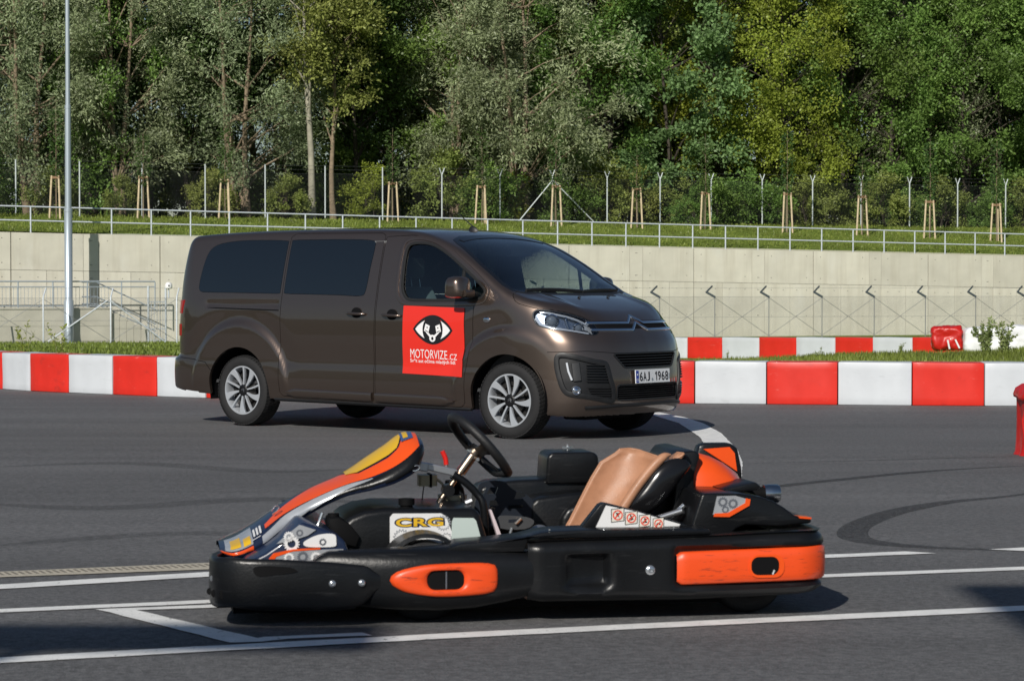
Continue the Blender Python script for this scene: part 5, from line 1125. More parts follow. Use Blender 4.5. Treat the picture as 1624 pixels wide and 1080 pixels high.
kplate('strip_hole', round_rect(-.993, -.880, .168, .241, .030, 6), [], -.0085, -.005, KDRK, rpod); kplate('strip_hole_rim', round_rect(-1.010, -.876, .160, .246, .036, 6), [round_rect(-.990, -.883, .170, .238, .028, 6)], -.0105, -.006, KORC, rpod)
kcyl('rim_glint', (-.965, -.009, .172), (-.972, -.0092, .188), .005, ALU, rpod, 8)
dome(-.50, .0, .196, .019, rpod)
# ---- sill platform above the pods
plat = kprism('sill_panel', [(.27, .282), (.20, .304), (.08, .311), (-.034, .322), (-.10, .338), (-.144, .343), (-.29, .346), (-.735, .340), (-.742, .320), (-.30, .314), (-.05, .316), (-.035, .27), (.10, .27)], .03, .22, KBLK, bevel=.008)
kcyl('bolt', (-.07, .05, .262), (-.07, .05, .272), .006, STEEL, plat, 8)
for a in (-.13, -.335, -.60): kcyl('bolt', (a, .045, .345), (a, .045, .350), .004, STEEL, plat, 8)
# ---- chassis
b = kb(); b.prism([(1.02, .045), (1.02, .075), (-1.0, .075), (-1.0, .045)], .20, 1.20); b.build('floor_tray', KDRK, KART, 0)
for l in (.30, 1.10): b = kb(); b.tube(spline([(1.05, l, .09), (.6, l - .02, .08), (0, l, .085), (-.6, l, .09), (-1.05, l, .11)], 5), .016, 8); b.build('frame_tube', KDRK, KART, 60)
def kwheel(a, l, R_, w, far):
    e = bpy.data.objects.new('wheel', None); COL.objects.link(e); e.parent = KART; e.location = KT((a, l, R_ - .0)); e.rotation_euler = (0, 0, math.pi if far else 0); e.empty_display_size = .1
    b = MB(); h = w / 2; b.lathe([(R_*.5, h*.9), (R_*.62, h), (R_*.86, h), (R_*.96, h*.85), (R_, h*.6), (R_, -h*.6), (R_*.96, -h*.85), (R_*.86, -h), (R_*.62, -h), (R_*.5, -h*.9), (R_*.5, h*.9)], (0, 0, 0), 'y', 40); b.build('tyre', RUB, e, 50)
    b = MB(); b.lathe([(R_*.52, h*.88), (R_*.46, h*.7), (R_*.4, h*.2), (R_*.2, h*.3), (0, h*.3)], (0, 0, 0), 'y', 30); b.build('rim', ALU, e, 50)
for l, far in ((.24, False), (1.16, True)): kwheel(.314, l, .148, .13, far); kwheel(-.93, l + (.03 if not far else -.03), .142, .19, far)
for l0_, l1_ in ((.17, .33), (1.07, 1.23)):                            # front mudguards
    b = kb(); rings = []
    for t in np.linspace(R(8), R(150), 18): rings.append([(.310 + r_ * math.cos(t), l, .160 + r_ * math.sin(t)) for r_, l in ((.152, l0_), (.168, l0_ + .004), (.168, l1_ - .01), (.152, l1_))])
    b.loft(rings, True); b.build('mudguard', KBLK, KART, 50)
kcyl('axle', (-.93, .2, .142), (-.93, 1.2, .142), .02, STEEL)
# ---- fuel tank in the middle with stickers
TK = [(.64, .20), (.60, .345), (.565, .372), (.515, .392), (.44, .402), (.10, .396), (.075, .385), (.02, .20)]
tank = kprism('fuel_tank', TK, .385, .86, KBLK, bevel=.022, seg=4, smooth=50)
LB = [(.420, .26), (.420, .370), (.408, .384), (.225, .382), (.205, .370), (.165, .26)]
lbl = kplate('tank_label', LB, [], .379, .384, KWHT, tank)
for k, (ca, cz, r_, t_) in enumerate(((.375, .292, .034, 16), (.300, .285, .028, 14), (.216, .345, .030, 18), (.205, .285, .024, 12))):
    kdecal('gear_print', gear_pts(ca, cz, r_, t_), .3785, KSIL, lbl, [gear_pts(ca, cz, r_ * .8, t_)])
me = text_mesh('CRG', .042, offset=.0042, xscale=2.1, spacing=1.06); o = link('lettering', me, KNAV, lbl, 0); o.location = KT((.306, .3778, .348)); o.rotation_euler = (math.pi / 2, 0, math.pi)
me = text_mesh('CRG', .042, offset=.0012, xscale=2.1, spacing=1.06); o = link('lettering', me, KYEL, lbl, 0); o.location = KT((.306, .3770, .348)); o.rotation_euler = (math.pi / 2, 0, math.pi)
kplate('tank_window', [(.186, .25), (.183, .35), (.176, .364), (.10, .362), (.090, .352), (.062, .25)], [], .378, .386, mat('milky_plastic', (.48, .56, .53), .35, coat=.2), tank)
b = kb(); b.prism([(.042, .392), (.034, .394), (-.012, .276), (.005, .274)], .36, .39); b.build('edge_strip', mat('pale_pink', (.62, .52, .54), .4), tank, 0)
b = kb(); b.tube([(.345, .47, .398), (.345, .47, .408)], .024, 20); b.tube([(.345, .47, .408), (.345, .47, .432)], .031, 20); b.build('filler_cap', KDRK, tank, 40)
b = kb(); b.tube([(.118, .80, .37), (.118, .80, .415)], .058, 20); b.build('tank_neck', mat('cream_plastic', (.50, .45, .33), .45), tank, 40)
b = kb(); b.lathe([(0, .06), (.026, .06), (.03, .055), (.03, .01), (.033, 0)], (.118, .80, .412), 'z', 24); b.build('tank_cap', KDRK, tank, 30)
kcyl('hose_clip', (.10, .58, .40), (.075, .58, .41), .012, ALU, tank, 8)
# ---- nose fairing
A_ = [1.050, 1.00, .90, .80, .69, .56, .47, .40, .33, .29, .262]
fC = pchip(A_[::-1], [.258, .276, .334, .402, .458, .512, .572, .618, .664, .668, .648][::-1]); fS = pchip(A_[::-1], [.246, .258, .303, .372, .430, .486, .514, .545, .588, .616, .628][::-1]); fB = pchip(A_[::-1], [.228, .220, .252, .318, .382, .442, .464, .484, .515, .544, .592][::-1]); fW = pchip(A_[::-1], [.12, .25, .225, .17, .15, .165, .19, .20, .19, .165, .10][::-1])
def fair(a, v, off=0):
    s_ = 1 if v < 0 else -1; q = abs(v); C_, S_, B_, w = float(fC(a)), float(fS(a)), float(fB(a)), float(fW(a))
    if q <= .45: k = q / .45; l = .70 - s_ * w * k; z = C_ + (S_ - C_) * k ** 1.7
    else: k = (q - .45) / .55; l = .70 - s_ * (w + .025 * math.sin(k * math.pi * .8)); z = S_ + (B_ - S_) * k
    return np.array([a, l, z])
def fpatch(name, m, a0, a1, v0, v1, na=16, nv=6, off=.003, parent=None):
    b = kb(); rows = []
    for a in np.linspace(a0, a1, na):
        va, vb = (v0(a) if callable(v0) else v0), (v1(a) if callable(v1) else v1); r_ = []
        for v in np.linspace(va, vb, nv):
            p = fair(a, v); e = 2e-3; n_ = np.cross(fair(a + e, v) - fair(a - e, v), fair(a, v + e) - fair(a, v - e)); n_ /= np.linalg.norm(n_) + 1e-9
            if n_[2] + (-.4 if v < 0 else .4) * n_[1] < 0: n_ = -n_
            r_.append(tuple(p + n_ * off))
        rows.append(r_)
    b.loft(rows, False, False); return b.build(name, m, parent or KART, 60)
nose = fpatch('nose_fairing', KNAV, 1.050, .262, -1, 1, 44, 41, 0)
b = kb(); b.add([tuple(fair(a, v)) for a in np.linspace(1.045, .262, 30) for v in (-1, 1)], [(2*i, 2*i+1, 2*i+3, 2*i+2) for i in range(29)]); b.build('fairing_underside', KBLK, nose, 60)
fpatch('black_flank', KBLK, .80, .270, lambda a: float(np.interp(a, [.27, .35, .56, .8], [-.97, -.98, -.99, -.99])), lambda a: float(np.interp(a, [.27, .35, .45, .56, .8], [-.40, -.47, -.50, -.70, -.80])), 30, 10, .002, nose)
fpatch('orange_panel', KORC, .88, .285, lambda a: float(np.interp(a, [.28, .30, .36, .45, .56, .70, .88], [-.40, -.44, -.46, -.46, -.47, -.45, -.40])), lambda a: float(np.interp(a, [.28, .31, .36, .40, .52, .58, .70, .88], [-.02, .05, -.27, -.30, -.30, .0, -.05, -.30])), 50, 12, .003, nose)
fpatch('silver_panel', KSIL, .895, .47, lambda a: float(np.interp(a, [.47, .56, .8, .895], [-.56, -.68, -.96, -.92])), lambda a: float(np.interp(a, [.47, .56, .8, .895], [-.52, -.50, -.46, -.55])), 30, 8, .004, nose)
fpatch('yellow_panel', KYEL, .560, .345, lambda a: float(np.interp(a, [.345, .36, .40, .52, .56], [-.10, -.25, -.27, -.27, -.16])), .27, 22, 14, .005, nose)
fpatch('navy_badge', mat('badge_blue', (.05, .09, .22), .3, coat=.3), .345, .300, -.22, .1, 6, 8, .006, nose)
fpatch('badge_print', KYEL, .336, .318, -.18, .0, 4, 6, .0075, nose)
fpatch('orange_lip', KORC, 1.046, .93, -.98, -.70, 10, 8, .003, nose); fpatch('silver_tip', KSIL, 1.030, .93, -.64, -.12, 10, 10, .003, nose)
fpatch('yellow_tip', KYEL, 1.012, .975, -.55, -.25, 6, 6, .0045, nose); fpatch('yellow_tip', KYEL, .965, .938, -.60, -.35, 6, 6, .0045, nose)
fpatch('print_line', KWHT, .93, .90, -.52, -.50, 4, 3, .005, nose)
for k in range(3): fpatch('print_line', KWHT, .925 - k * .012, .918 - k * .012, -.44, -.26, 3, 4, .005, nose)
b = kb(); b.tube(spline([(.350, .497, .525), (.330, .495, .548), (.300, .494, .556), (.292, .494, .545), (.312, .495, .535), (.352, .497, .545)], 5), .0028, 6); b.build('retaining_clip', STEEL, nose, 60)
b = kb(); b.tube(spline([(.855, .55, .385), (.838, .55, .405), (.826, .55, .398), (.835, .55, .385), (.850, .56, .372)], 5), .003, 6); b.build('retaining_clip', STEEL, nose, 60)
# ---- lower nose cowl with gear prints
cowl = kprism('nose_cowl', [(1.0, .19), (.96, .232), (.90, .262), (.84, .302), (.765, .374), (.70, .352), (.64, .328), (.605, .30), (.585, .24), (.60, .19)], .22, 1.18, KNAV, bevel=.014, seg=3)
kplate('cowl_panel', [(.888, .216), (.872, .248), (.80, .268), (.69, .272), (.615, .273), (.598, .252), (.64, .236), (.70, .216)], [], .205, .219, KSIL, cowl)
kplate('cowl_window', smooth_loop([(.760, .300), (.72, .322), (.68, .330), (.645, .326), (.640, .300), (.645, .283), (.70, .281), (.75, .284)], 3), [], .213, .2195, KWHT, cowl)
kplate('cowl_panel', [(.86, .296), (.835, .318), (.775, .365), (.715, .345), (.745, .325), (.80, .308)], [], .212, .2195, KSIL, cowl)
kplate('cowl_stripe', [(.905, .222), (.872, .262), (.80, .276), (.70, .279), (.70, .274), (.80, .269), (.862, .250), (.882, .218)], [], .203, .2185, KORC, cowl)
for k, (ca, cz, r_, t_) in enumerate(((.815, .245, .020, 14), (.765, .248, .021, 16), (.715, .244, .022, 16), (.66, .256, .015, 12), (.815, .322, .020, 14), (.775, .335, .014, 12), (.805, .296, .030, 18), (.69, .300, .014, 12))):
    kdecal('gear_print', gear_pts(ca, cz, r_, t_), .2035 if cz < .275 else .2115, KGRY if k % 2 else KWHT, cowl, [[(ca + r_ * .5 * math.cos(t), cz + r_ * .5 * math.sin(t)) for t in np.linspace(0, 2*math.pi, 12, endpoint=False)]])
b = kb(); b.prism([(.655, .34), (.65, .372), (.615, .374), (.575, .35), (.535, .30), (.55, .26), (.62, .28)], .36, .52); b.build('pedal_bracket', KDRK, KART, 30, bevel=.008); kcyl('pedal', (.70, .45, .30), (.668, .45, .385), .006, STEEL, KART, 8)
b = kb(); b.tube([(.63, .42, .372), (.63, .42, .385)], .022, 10); b.build('pedal_pivot', KDRK, KART, 40)
# ---- steering
SC = np.array([.022, .70, .606]); e1 = np.array([.66, 0, .751]); e2 = np.array([0, 1, 0]); en = np.cross(e1, e2); en = en if en[2] > 0 else -en; e2, en = e2 * math.cos(R(6)) - en * math.sin(R(6)), en * math.cos(R(6)) + e2 * math.sin(R(6))
stw = bpy.data.objects.new('steering_wheel', None); COL.objects.link(stw); stw.parent = KART; stw.empty_display_size = .1
ring = []
for t in np.linspace(0, 2 * math.pi, 48, endpoint=False):
    x, y = .163 * math.cos(t), .168 * math.sin(t); x = max(x, -.132); ring.append(tuple(SC + e1 * x + e2 * y))
b = kb(); b.tube(ring, .0185, 12, loop=True); b.build('wheel_rim', mat('grip_black', (.012, .012, .013), .5, bump=.2, bscale=200), stw, 80)
for t in (R(90), R(-90), R(180)):
    d = e1 * math.cos(t) + e2 * math.sin(t); r_ = .15 if abs(math.cos(t)) < .5 else .12; w_ = np.cross(en, d); b = kb()
    b.loft([[tuple(SC + d * r0 + w_ * x * ww + en * z - en * .03 * (1 - r0 / .15)) for x, z in ((-1, -.003), (1, -.003), (1, .003), (-1, .003))] for r0, ww in ((.015, .03), (.08, .022), (r_, .034))], True); b.build('wheel_spoke', KBLK, stw, 30)
hub = SC - en * .03
kcyl('wheel_hub', tuple(hub - en * .012), tuple(hub + en * .022), .034, GOLD, stw, 24)
dcol = np.array([.172, 0, -.236]); dcol /= np.linalg.norm(dcol)
c0 = hub - en * .01; c1 = c0 + np.array([.172, 0, -.236])
kcyl('steering_column', tuple(c0), tuple(c1 + dcol * .06), .0125, GOLD); kcyl('column_sleeve', tuple(c0), tuple(c0 + dcol * .085), .021, GOLD)
for k in (-.022, .022): kcyl('column_bolt', tuple(c0 + e1 * k + np.array([0, -.03, 0])), tuple(c0 + e1 * k + np.array([0, .03, 0])), .007, STEEL, KART, 8)
mid_ = c0 + dcol * .17
b = kb(); b.tube([tuple(mid_ + np.array([0, -.03, 0])), tuple(mid_ + np.array([0, .03, 0]))], .024, 14); b.build('column_clamp', KBLK, KART, 40)
b = kb(); b.bar((.295, .66, .545), (.235, .66, .535), .03, .035); b.bar((.24, .66, .54), (.125, .66, .512), .025, .028); b.build('steering_support', ALU, KART, 0, bevel=.004)
b = kb(); b.tube(spline([(.14, .64, .508), (.09, .64, .475), (.045, .64, .43), (.02, .63, .38), (.01, .63, .20)], 5), .015, 10); b.build('support_tube', KBLK, KART, 60)
b = kb(); b.tube(spline([(.135, .72, .495), (.10, .73, .455), (.085, .74, .41), (.07, .74, .20)], 5), .009, 8); b.build('support_tube', KBLK, KART, 60)
lev = kb(); lev.tube([(.150, .75, .50), (.150, .75, .540)], .0075, 8); lv = lev.build('brake_lever', ALU, KART, 60); b = kb(); b.tube(spline([(.150, .75, .538), (.153, .75, .562), (.166, .75, .592)], 4), .010, 10); b.build('lever_grip', mat('lever_red', (.65, .02, .015), .35), lv, 60)
b = kb(); b.loft([[(a, l, z) for a, l in round_rect(.183, .256, .76, .84, .012, 3)] for z in (.452, .458, .49, .496)], True); rs = b.build('brake_reservoir', mat('cream_translucent', (.45, .40, .26), .4), KART, 40); b = kb(); b.loft([[(a, l, z) for a, l in round_rect(.205, .215, .755, .845, .004, 2)] for z in (.448, .50)], True); b.build('reservoir_strap', KDRK, rs, 0)
kcyl('thin_rod', (.235, .78, .455), (.245, .78, .38), .0025, KDRK, KART, 6)
b = kb(); b.tube(spline([(.185, .78, .48), (.16, .76, .455), (.150, .75, .42)], 5), .006, 6); b.build('brake_hose', MATS['cream_translucent'], KART, 60)
# ---- seat: tan inside, black shell outside
ZS = [.12, .18, .25, .30, .36, .42, .48, .54, .575, .596]
aN = np.interp(ZS, [.12, .39, .47, .54, .575, .60], [-.33, -.515, -.570, -.630, -.672, -.70]); aF = np.interp(ZS, [.12, .25, .30, .47, .54, .566, .60], [-.28, -.356, -.385, -.470, -.512, -.560, -.60]); aB = np.interp(ZS, [.12, .37, .487, .55, .60], [-.50, -.620, -.705, -.742, -.76])
def slice_(k, out):
    z = ZS[k]; n_, f_, bk = aN[k], aF[k], aB[k]; lN, lF = .475, .925; o = .022 if out else 0
    top = 0 if z < .55 else (z - .55) * 1.2
    pts = [(n_, lN), (n_ - .05, lN - .004), ((n_ + bk) / 2, lN + .004 + top * .4), (bk + .035, lN + .05 + top), (bk + .004, .62), (bk, .70), (bk + .012, .78), (bk + .045, lF - .05 - top), ((f_ + bk) / 2, lF - .006 - top * .4), (f_ - .05, lF + .004), (f_, lF)]
    pts = spline(pts, 4); P = np.array(pts); T = np.gradient(P, axis=0); T /= np.linalg.norm(T, axis=1, keepdims=True); N = np.stack([T[:, 1], -T[:, 0]], -1)
    if N[0, 1] > 0: N = -N
    P = P + N * o; u_ = np.linspace(0, 1, len(P)); zt_ = np.interp(u_, [0, .1, .2, .32, .45, .5, .58, .7, .82, .93, 1], [.560, .588, .590, .562, .540, .538, .542, .556, .572, .578, .576]) / .596
    return [(p[0], p[1], z * f_ - (.0 if not out else .004)) for p, f_ in zip(P, zt_)]
inn = [slice_(k, False) for k in range(len(ZS))]; outr = [slice_(k, True) for k in range(len(ZS))]
seat_e = bpy.data.objects.new('seat', None); COL.objects.link(seat_e); seat_e.parent = KART; seat_e.empty_display_size = .1
b = kb(); b.loft(inn, False, False); so1 = b.build('seat_cover', KTAN, seat_e, 60); md = so1.modifiers.new('s', 'SOLIDIFY'); md.thickness = .012; md.offset = 0
b = kb(); b.loft(outr, False, False); b.build('seat_shell', KBLK, seat_e, 60)
b = kb(); rim = [inn[k][0] for k in range(len(ZS))]; rimo = inn[-1]; rf = [inn[k][-1] for k in reversed(range(len(ZS)))]
b.tube([(p[0] - .006, p[1] - .010, p[2]) for p in rim], .008, 8); b.build('seat_piping', KTAN, seat_e, 60)
b = kb(); b.tube([(p[0] - .004, p[1] + .010, p[2]) for p in rf], .008, 8); b.build('seat_piping', KTAN, seat_e, 60)
b = kb(); b.tube([(p[0], p[1], p[2] + .001) for p in rimo], .005, 8); b.build('seat_piping', KTAN, seat_e, 60)
for f_ in (.30, .66):
    jj = int(f_ * (len(inn[0]) - 1)); b = kb(); b.tube([(inn[k][jj][0] + .005, inn[k][jj][1] + (.004 if f_ < .5 else -.004), inn[k][jj][2]) for k in range(2, len(ZS))], .0045, 6); b.build('seat_seam', mat('seam_brown', (.16, .075, .045), .7), seat_e, 60)
b = kb(); b.loft([[(a, l, z) for l, z in ((.49, .10), (.91, .10), (.91, .13 + .03 * q), (.49, .13 + .03 * q))] for a, q in ((-.18, 1), (-.35, .3), (-.60, 0))], True); b.build('seat_base', KTAN, seat_e, 50, bevel=.01)
ear = smooth_loop([(-.520, .385), (-.575, .470), (-.632, .540), (-.695, .572), (-.742, .570), (-.768, .545), (-.735, .50), (-.690, .44), (-.640, .385), (-.58, .36)], 4); ec = np.array([-.645, .465])
b = kb(); b.loft([[(ec[0] + (a - ec[0]) * k, .452 - off, ec[1] + (z - ec[1]) * k) for a, z in ear] for k, off in ((.98, -.02), (1, 0), (.97, .008), (.88, .016), (.7, .024), (.4, .030), (.1, .032))], True); b.build('seat_ear', mat('gloss_black', (.008, .008, .009), .18, spec=.5), seat_e, 60)
b = kb(); b.tube(spline([(-.500, .452, .385), (-.556, .450, .468), (-.614, .450, .538), (-.660, .452, .580), (-.690, .455, .588)], 4), [.020] * 10 + [.019, .018, .016, .013, .010, .007, .003], 8); b.build('seat_piping', KTAN, seat_e, 60)
kcyl('seat_strut', (-.62, .40, .30), (-.72, .36, .40), .010, STEEL); kcyl('seat_strut', (-.60, .36, .345), (-.70, .30, .385), .012, ALU)
# ---- warning panel
wpn = kprism('warning_panel', [(-.27, .345), (-.337, .427), (-.352, .435), (-.37, .432), (-.50, .398), (-.67, .349), (-.68, .338), (-.30, .335)], .13, .19, KBLK, bevel=.006)
WL = [(-.320, .342), (-.360, .426), (-.47, .403), (-.645, .351), (-.640, .344)]
wl = kplate('warning_label', WL, [], .1235, .1285, KWHT, wpn)
SR = mat('sign_red', (.70, .05, .02), .4)
for i, a in enumerate((-.404, -.456, -.508, -.560)):
    z = .3895 - i * .0115; h = .0255 - .0012 * i; sk = -.10
    sq = lambda k: [(a + x * k, z + y * k - (x * k) * sk * -1) for x, y in ((-h, -h), (h, -h), (h, h), (-h, h))]
    sgn = kdecal('sign', sq(1), .1228, INK, wl); kdecal('sign_face', sq(.88), .1222, mat('sign_cream', (.70, .66, .58), .5), sgn)
    kdecal('sign_figure', [(a + x * h, z + y * h) for x, y in (((-.25, -.5), (.0, -.1), (.3, -.5), (.2, .1), (.35, .45), (.05, .3), (-.3, .4), (-.15, .05)), ((-.4, -.2), (.1, -.4), (.4, -.1), (.1, .1), (.3, .5), (0, .45), (-.1, .1)), ((-.45, -.3), (.45, -.35), (.4, -.1), (.1, .0), (.15, .45), (-.15, .4), (-.2, .0)), ((-.4, -.05), (-.1, .15), (.1, .15), (.45, -.1), (.3, -.35), (.0, .0), (-.3, -.35)))[i]], .1216, INK, sgn)
    kdecal('sign_ring', ell(a, z, h * .76, h * .76, 24), .1212, SR, sgn, [ell(a, z, h * .58, h * .58, 24)])
    kdecal('sign_slash', [(a + x * h, z + y * h) for x, y in ((-.55, .42), (-.42, .55), (.55, -.42), (.42, -.55))], .1208, SR, sgn)
# ---- engine cover and tail
kprism('engine_frame', [(-.705, .30), (-.722, .565), (-.745, .594), (-.80, .600), (-.822, .585), (-.80, .50), (-.80, .30)], .50, .96, KBLK, bevel=.016, seg=3)
b = kb(); rings = []
for a, zt, z0, ln, lf in ((-.806, .585, .43, .52, .96), (-.83, .583, .43, .515, .96), (-.88, .570, .43, .51, .95), (-.94, .542, .43, .52, .93), (-1.0, .500, .43, .54, .90), (-1.035, .462, .43, .58, .87)):
    rings.append([(a, ln, z0), (a, ln + .01, z0 + (zt - z0) * .5), (a, ln + .045, zt - .025), (a, ln + .09, zt), (a, lf - .06, zt), (a, lf, z0)])
b.loft(rings, True); b.build('engine_cover', KORC, KART, 40)
kprism('rear_plate', [(-.86, .40), (-.915, .592), (-.94, .600), (-1.05, .600), (-1.078, .58), (-1.095, .50), (-1.10, .42)], .88, .955, KBLK, bevel=.012)
kplate('rear_panel', [(-.93, .578), (-1.04, .585), (-1.062, .56), (-1.072, .485), (-1.02, .52)], [], .872, .879, KORC)
rc = kprism('tail_cowl', [(-.70, .31), (-.748, .456), (-.80, .458), (-.90, .455), (-.985, .440), (-1.03, .424), (-1.075, .398), (-1.12, .364), (-1.18, .358), (-1.182, .338), (-1.05, .326), (-.92, .335), (-.885, .322), (-.86, .298)], .20, .56, KBLK, bevel=.014, seg=3)
kplate('tail_sticker', [(-.79, .378), (-.806, .447), (-.878, .448), (-.932, .432), (-.926, .412), (-.85, .372)], [], .1935, .199, KSIL, rc)
kplate('tail_stripe', [(-.792, .370), (-.795, .382), (-.848, .384), (-.915, .420), (-.918, .438), (-.936, .434), (-.932, .410), (-.853, .368)], [], .191, .1965, KORC, rc)
for ca, cz, r_, t_ in ((-.828, .425, .020, 14), (-.868, .418, .020, 16), (-.838, .396, .015, 12)): kdecal('gear_print', gear_pts(ca, cz, r_, t_), .1928, KGRY, rc, [[(ca + r_ * .5 * math.cos(t), cz + r_ * .5 * math.sin(t)) for t in np.linspace(0, 2*math.pi, 12, endpoint=False)]])
kplate('tail_reflector', [(-1.125, .3655), (-1.178, .3600), (-1.176, .354), (-1.13, .358)], [], .192, .26, KORC, rc)
kprism('tail_wing', [(-.90, .446), (-.87, .458), (-1.00, .485), (-1.02, .47), (-1.01, .455)], .34, .56, KBLK, bevel=.005)
b = kb(); b.lathe([(.020, .02), (.036, .015), (.038, -.005), (.038, -.04), (.034, -.048), (.030, -.045), (.024, -.02)], (-1.115, .58, .418), 'x', 28); b.build('exhaust', mat('exhaust_steel', (.6, .6, .6), .18, metal=1), KART, 40)
kcyl('exhaust_pipe', (-.9, .58, .418), (-1.13, .58, .418), .028, KDRK)
kprism('engine_block', [(-.72, .10), (-.75, .42), (-1.0, .42), (-1.05, .10)], .55, .92, KDRK, bevel=.02)
kprism('tail_floor', [(-.45, .09), (-.45, .30), (-1.08, .31), (-1.10, .09)], .22, 1.18, KDRK, bevel=.02)
# ---- far side: battery box, engine housing, perforated plate
bx = kprism('air_box', [(-.325, .42), (-.333, .535), (-.352, .552), (-.53, .552), (-.550, .536), (-.558, .42)], 1.14, 1.36, KBLK, bevel=.018, seg=3); b = kb(); b.tube([(-.44, 1.25, .548), (-.44, 1.25, .578)], .006, 8); b.tube([(-.44, 1.25, .560), (-.44, 1.25, .568)], .026, 6); b.build('wing_nut', STEEL, bx, 40)
kprism('far_sill', [(-.03, .12), (-.05, .41), (-.10, .428), (-.21, .437), (-.54, .447), (-.62, .44), (-.62, .12)], 1.16, 1.37, KBLK, bevel=.02, seg=3)
kprism('engine_housing', [(-.22, .10), (-.232, .355), (-.26, .378), (-.38, .392), (-.46, .40), (-.50, .39), (-.50, .10)], .98, 1.2, KBLK, bevel=.02, seg=3)
kprism('side_box', [(-.34, .10), (-.352, .30), (-.375, .335), (-.43, .36), (-.48, .36), (-.48, .10)], .945, 1.0, KBLK, bevel=.02, seg=3)
pp = kplate('perforated_plate', smooth_loop([(.0, .28), (-.012, .40), (-.030, .445), (-.115, .450), (-.16, .415), (-.238, .375), (-.25, .28), (-.12, .26)], 3), [[(-.05, .396), (-.066, .426), (-.098, .425), (-.086, .396)], [(-.165, .375), (-.176, .408), (-.198, .403), (-.216, .385), (-.196, .377)], [(-.02, .40), (-.032, .428), (-.05, .424), (-.038, .398)], [(-.06, .35), (-.066, .372), (-.09, .372), (-.10, .35)], [(-.14, .335), (-.14, .35), (-.20, .352), (-.204, .336)]], .985, .995, mat('plate_blue_black', (.014, .018, .026), .35))
kplate('foot_plate', smooth_loop([(-.058, .325), (-.09, .332), (-.176, .324), (-.204, .304), (-.166, .277), (-.063, .283)], 3), [[(-.10, .303), (-.10, .316), (-.145, .318), (-.148, .304)]], .75, .757, mat('plate_grey', (.05, .052, .056), .5)); kcyl('linkage', (-.125, .74, .30), (-.148, .74, .322), .008, GOLD, KART, 8); kcyl('linkage', (-.10, .74, .245), (-.112, .74, .285), .006, STEEL, KART, 8); kcyl('linkage', (-.135, .72, .255), (-.165, .72, .262), .012, GOLD, KART, 8)
b = kb(); b.lathe([(0, -.02), (.045, -.02), (.052, -.01), (.052, .02)], (-.238, .80, .235), 'y', 24); b.build('clutch_cover', ALU, KART, 40)
# ================================================================== trees, saplings, grass
def leaf_mat(name, c, tr=.35, gloss=.06):
    m = bpy.data.materials.new(name); m.use_nodes = True; n = m.node_tree; L = n.links.new; n.nodes.remove(n.nodes['Principled BSDF']); out = n.nodes['Material Output']
    at_ = n.nodes.new('ShaderNodeAttribute'); at_.attribute_name = 'leafvar'; oi = n.nodes.new('ShaderNodeObjectInfo')
    hs = n.nodes.new('ShaderNodeHueSaturation'); hs.inputs['Color'].default_value = (*c, 1)
    mr = n.nodes.new('ShaderNodeMapRange'); mr.inputs['To Min'].default_value = .45; mr.inputs['To Max'].default_value = 1.65; L(at_.outputs['Fac'], mr.inputs[0]); L(mr.outputs[0], hs.inputs['Value'])
    mh = n.nodes.new('ShaderNodeMapRange'); mh.inputs['To Min'].default_value = .49; mh.inputs['To Max'].default_value = .515; L(oi.outputs['Random'], mh.inputs[0]); L(mh.outputs[0], hs.inputs['Hue'])
    d = n.nodes.new('ShaderNodeBsdfDiffuse'); t = n.nodes.new('ShaderNodeBsdfTranslucent'); g = n.nodes.new('ShaderNodeBsdfGlossy'); g.inputs['Roughness'].default_value = .45; g.inputs[0].default_value = (.8, .8, .8, 1)
    L(hs.outputs[0], d.inputs[0]); L(hs.outputs[0], t.inputs[0]); a = n.nodes.new('ShaderNodeMixShader'); a.inputs[0].default_value = tr; L(d.outputs[0], a.inputs[1]); L(t.outputs[0], a.inputs[2])
    b = n.nodes.new('ShaderNodeMixShader'); b.inputs[0].default_value = gloss; L(a.outputs[0], b.inputs[1]); L(g.outputs[0], b.inputs[2]); L(b.outputs[0], out.inputs[0]); return m
def leaf_mesh(name, C, Dr, length, width, var, nrng):
    n = len(C); ax = Dr / np.linalg.norm(Dr, axis=1, keepdims=True); r = nrng.normal(size=(n, 3)); sd = np.cross(ax, r); sd /= np.linalg.norm(sd, axis=1, keepdims=True) + 1e-9
    L = (length * nrng.uniform(.7, 1.3, n))[:, None]; Wd = (width * nrng.uniform(.7, 1.3, n))[:, None]
    V = np.stack([C, C + ax * L * .5 + sd * Wd, C + ax * L, C + ax * L * .5 - sd * Wd], 1).reshape(-1, 3)
    me = bpy.data.meshes.new(name); me.vertices.add(4 * n); me.vertices.foreach_set('co', V.ravel().astype(np.float32)); me.loops.add(4 * n); me.loops.foreach_set('vertex_index', np.arange(4 * n, dtype=np.int32)); me.polygons.add(n); me.polygons.foreach_set('loop_start', np.arange(0, 4 * n, 4, dtype=np.int32))
    try: me.polygons.foreach_set('loop_total', np.full(n, 4, dtype=np.int32))
    except Exception: pass
    at_ = me.attributes.new('leafvar', 'FLOAT', 'FACE'); at_.data.foreach_set('value', np.clip(var, 0, 1).astype(np.float32)); me.update(); me.validate(); return me
BARK_D = mat('bark_dark', (.060, .050, .038), .9, var=.25, vscale=6, bump=.6, bscale=12); BARK_L = mat('bark_pale', (.34, .32, .25), .85, var=.25, vscale=3, bump=.4, bscale=10); BARK_M = mat('bark_brown', (.24, .185, .125), .9, var=.25, vscale=5, bump=.5, bscale=12)
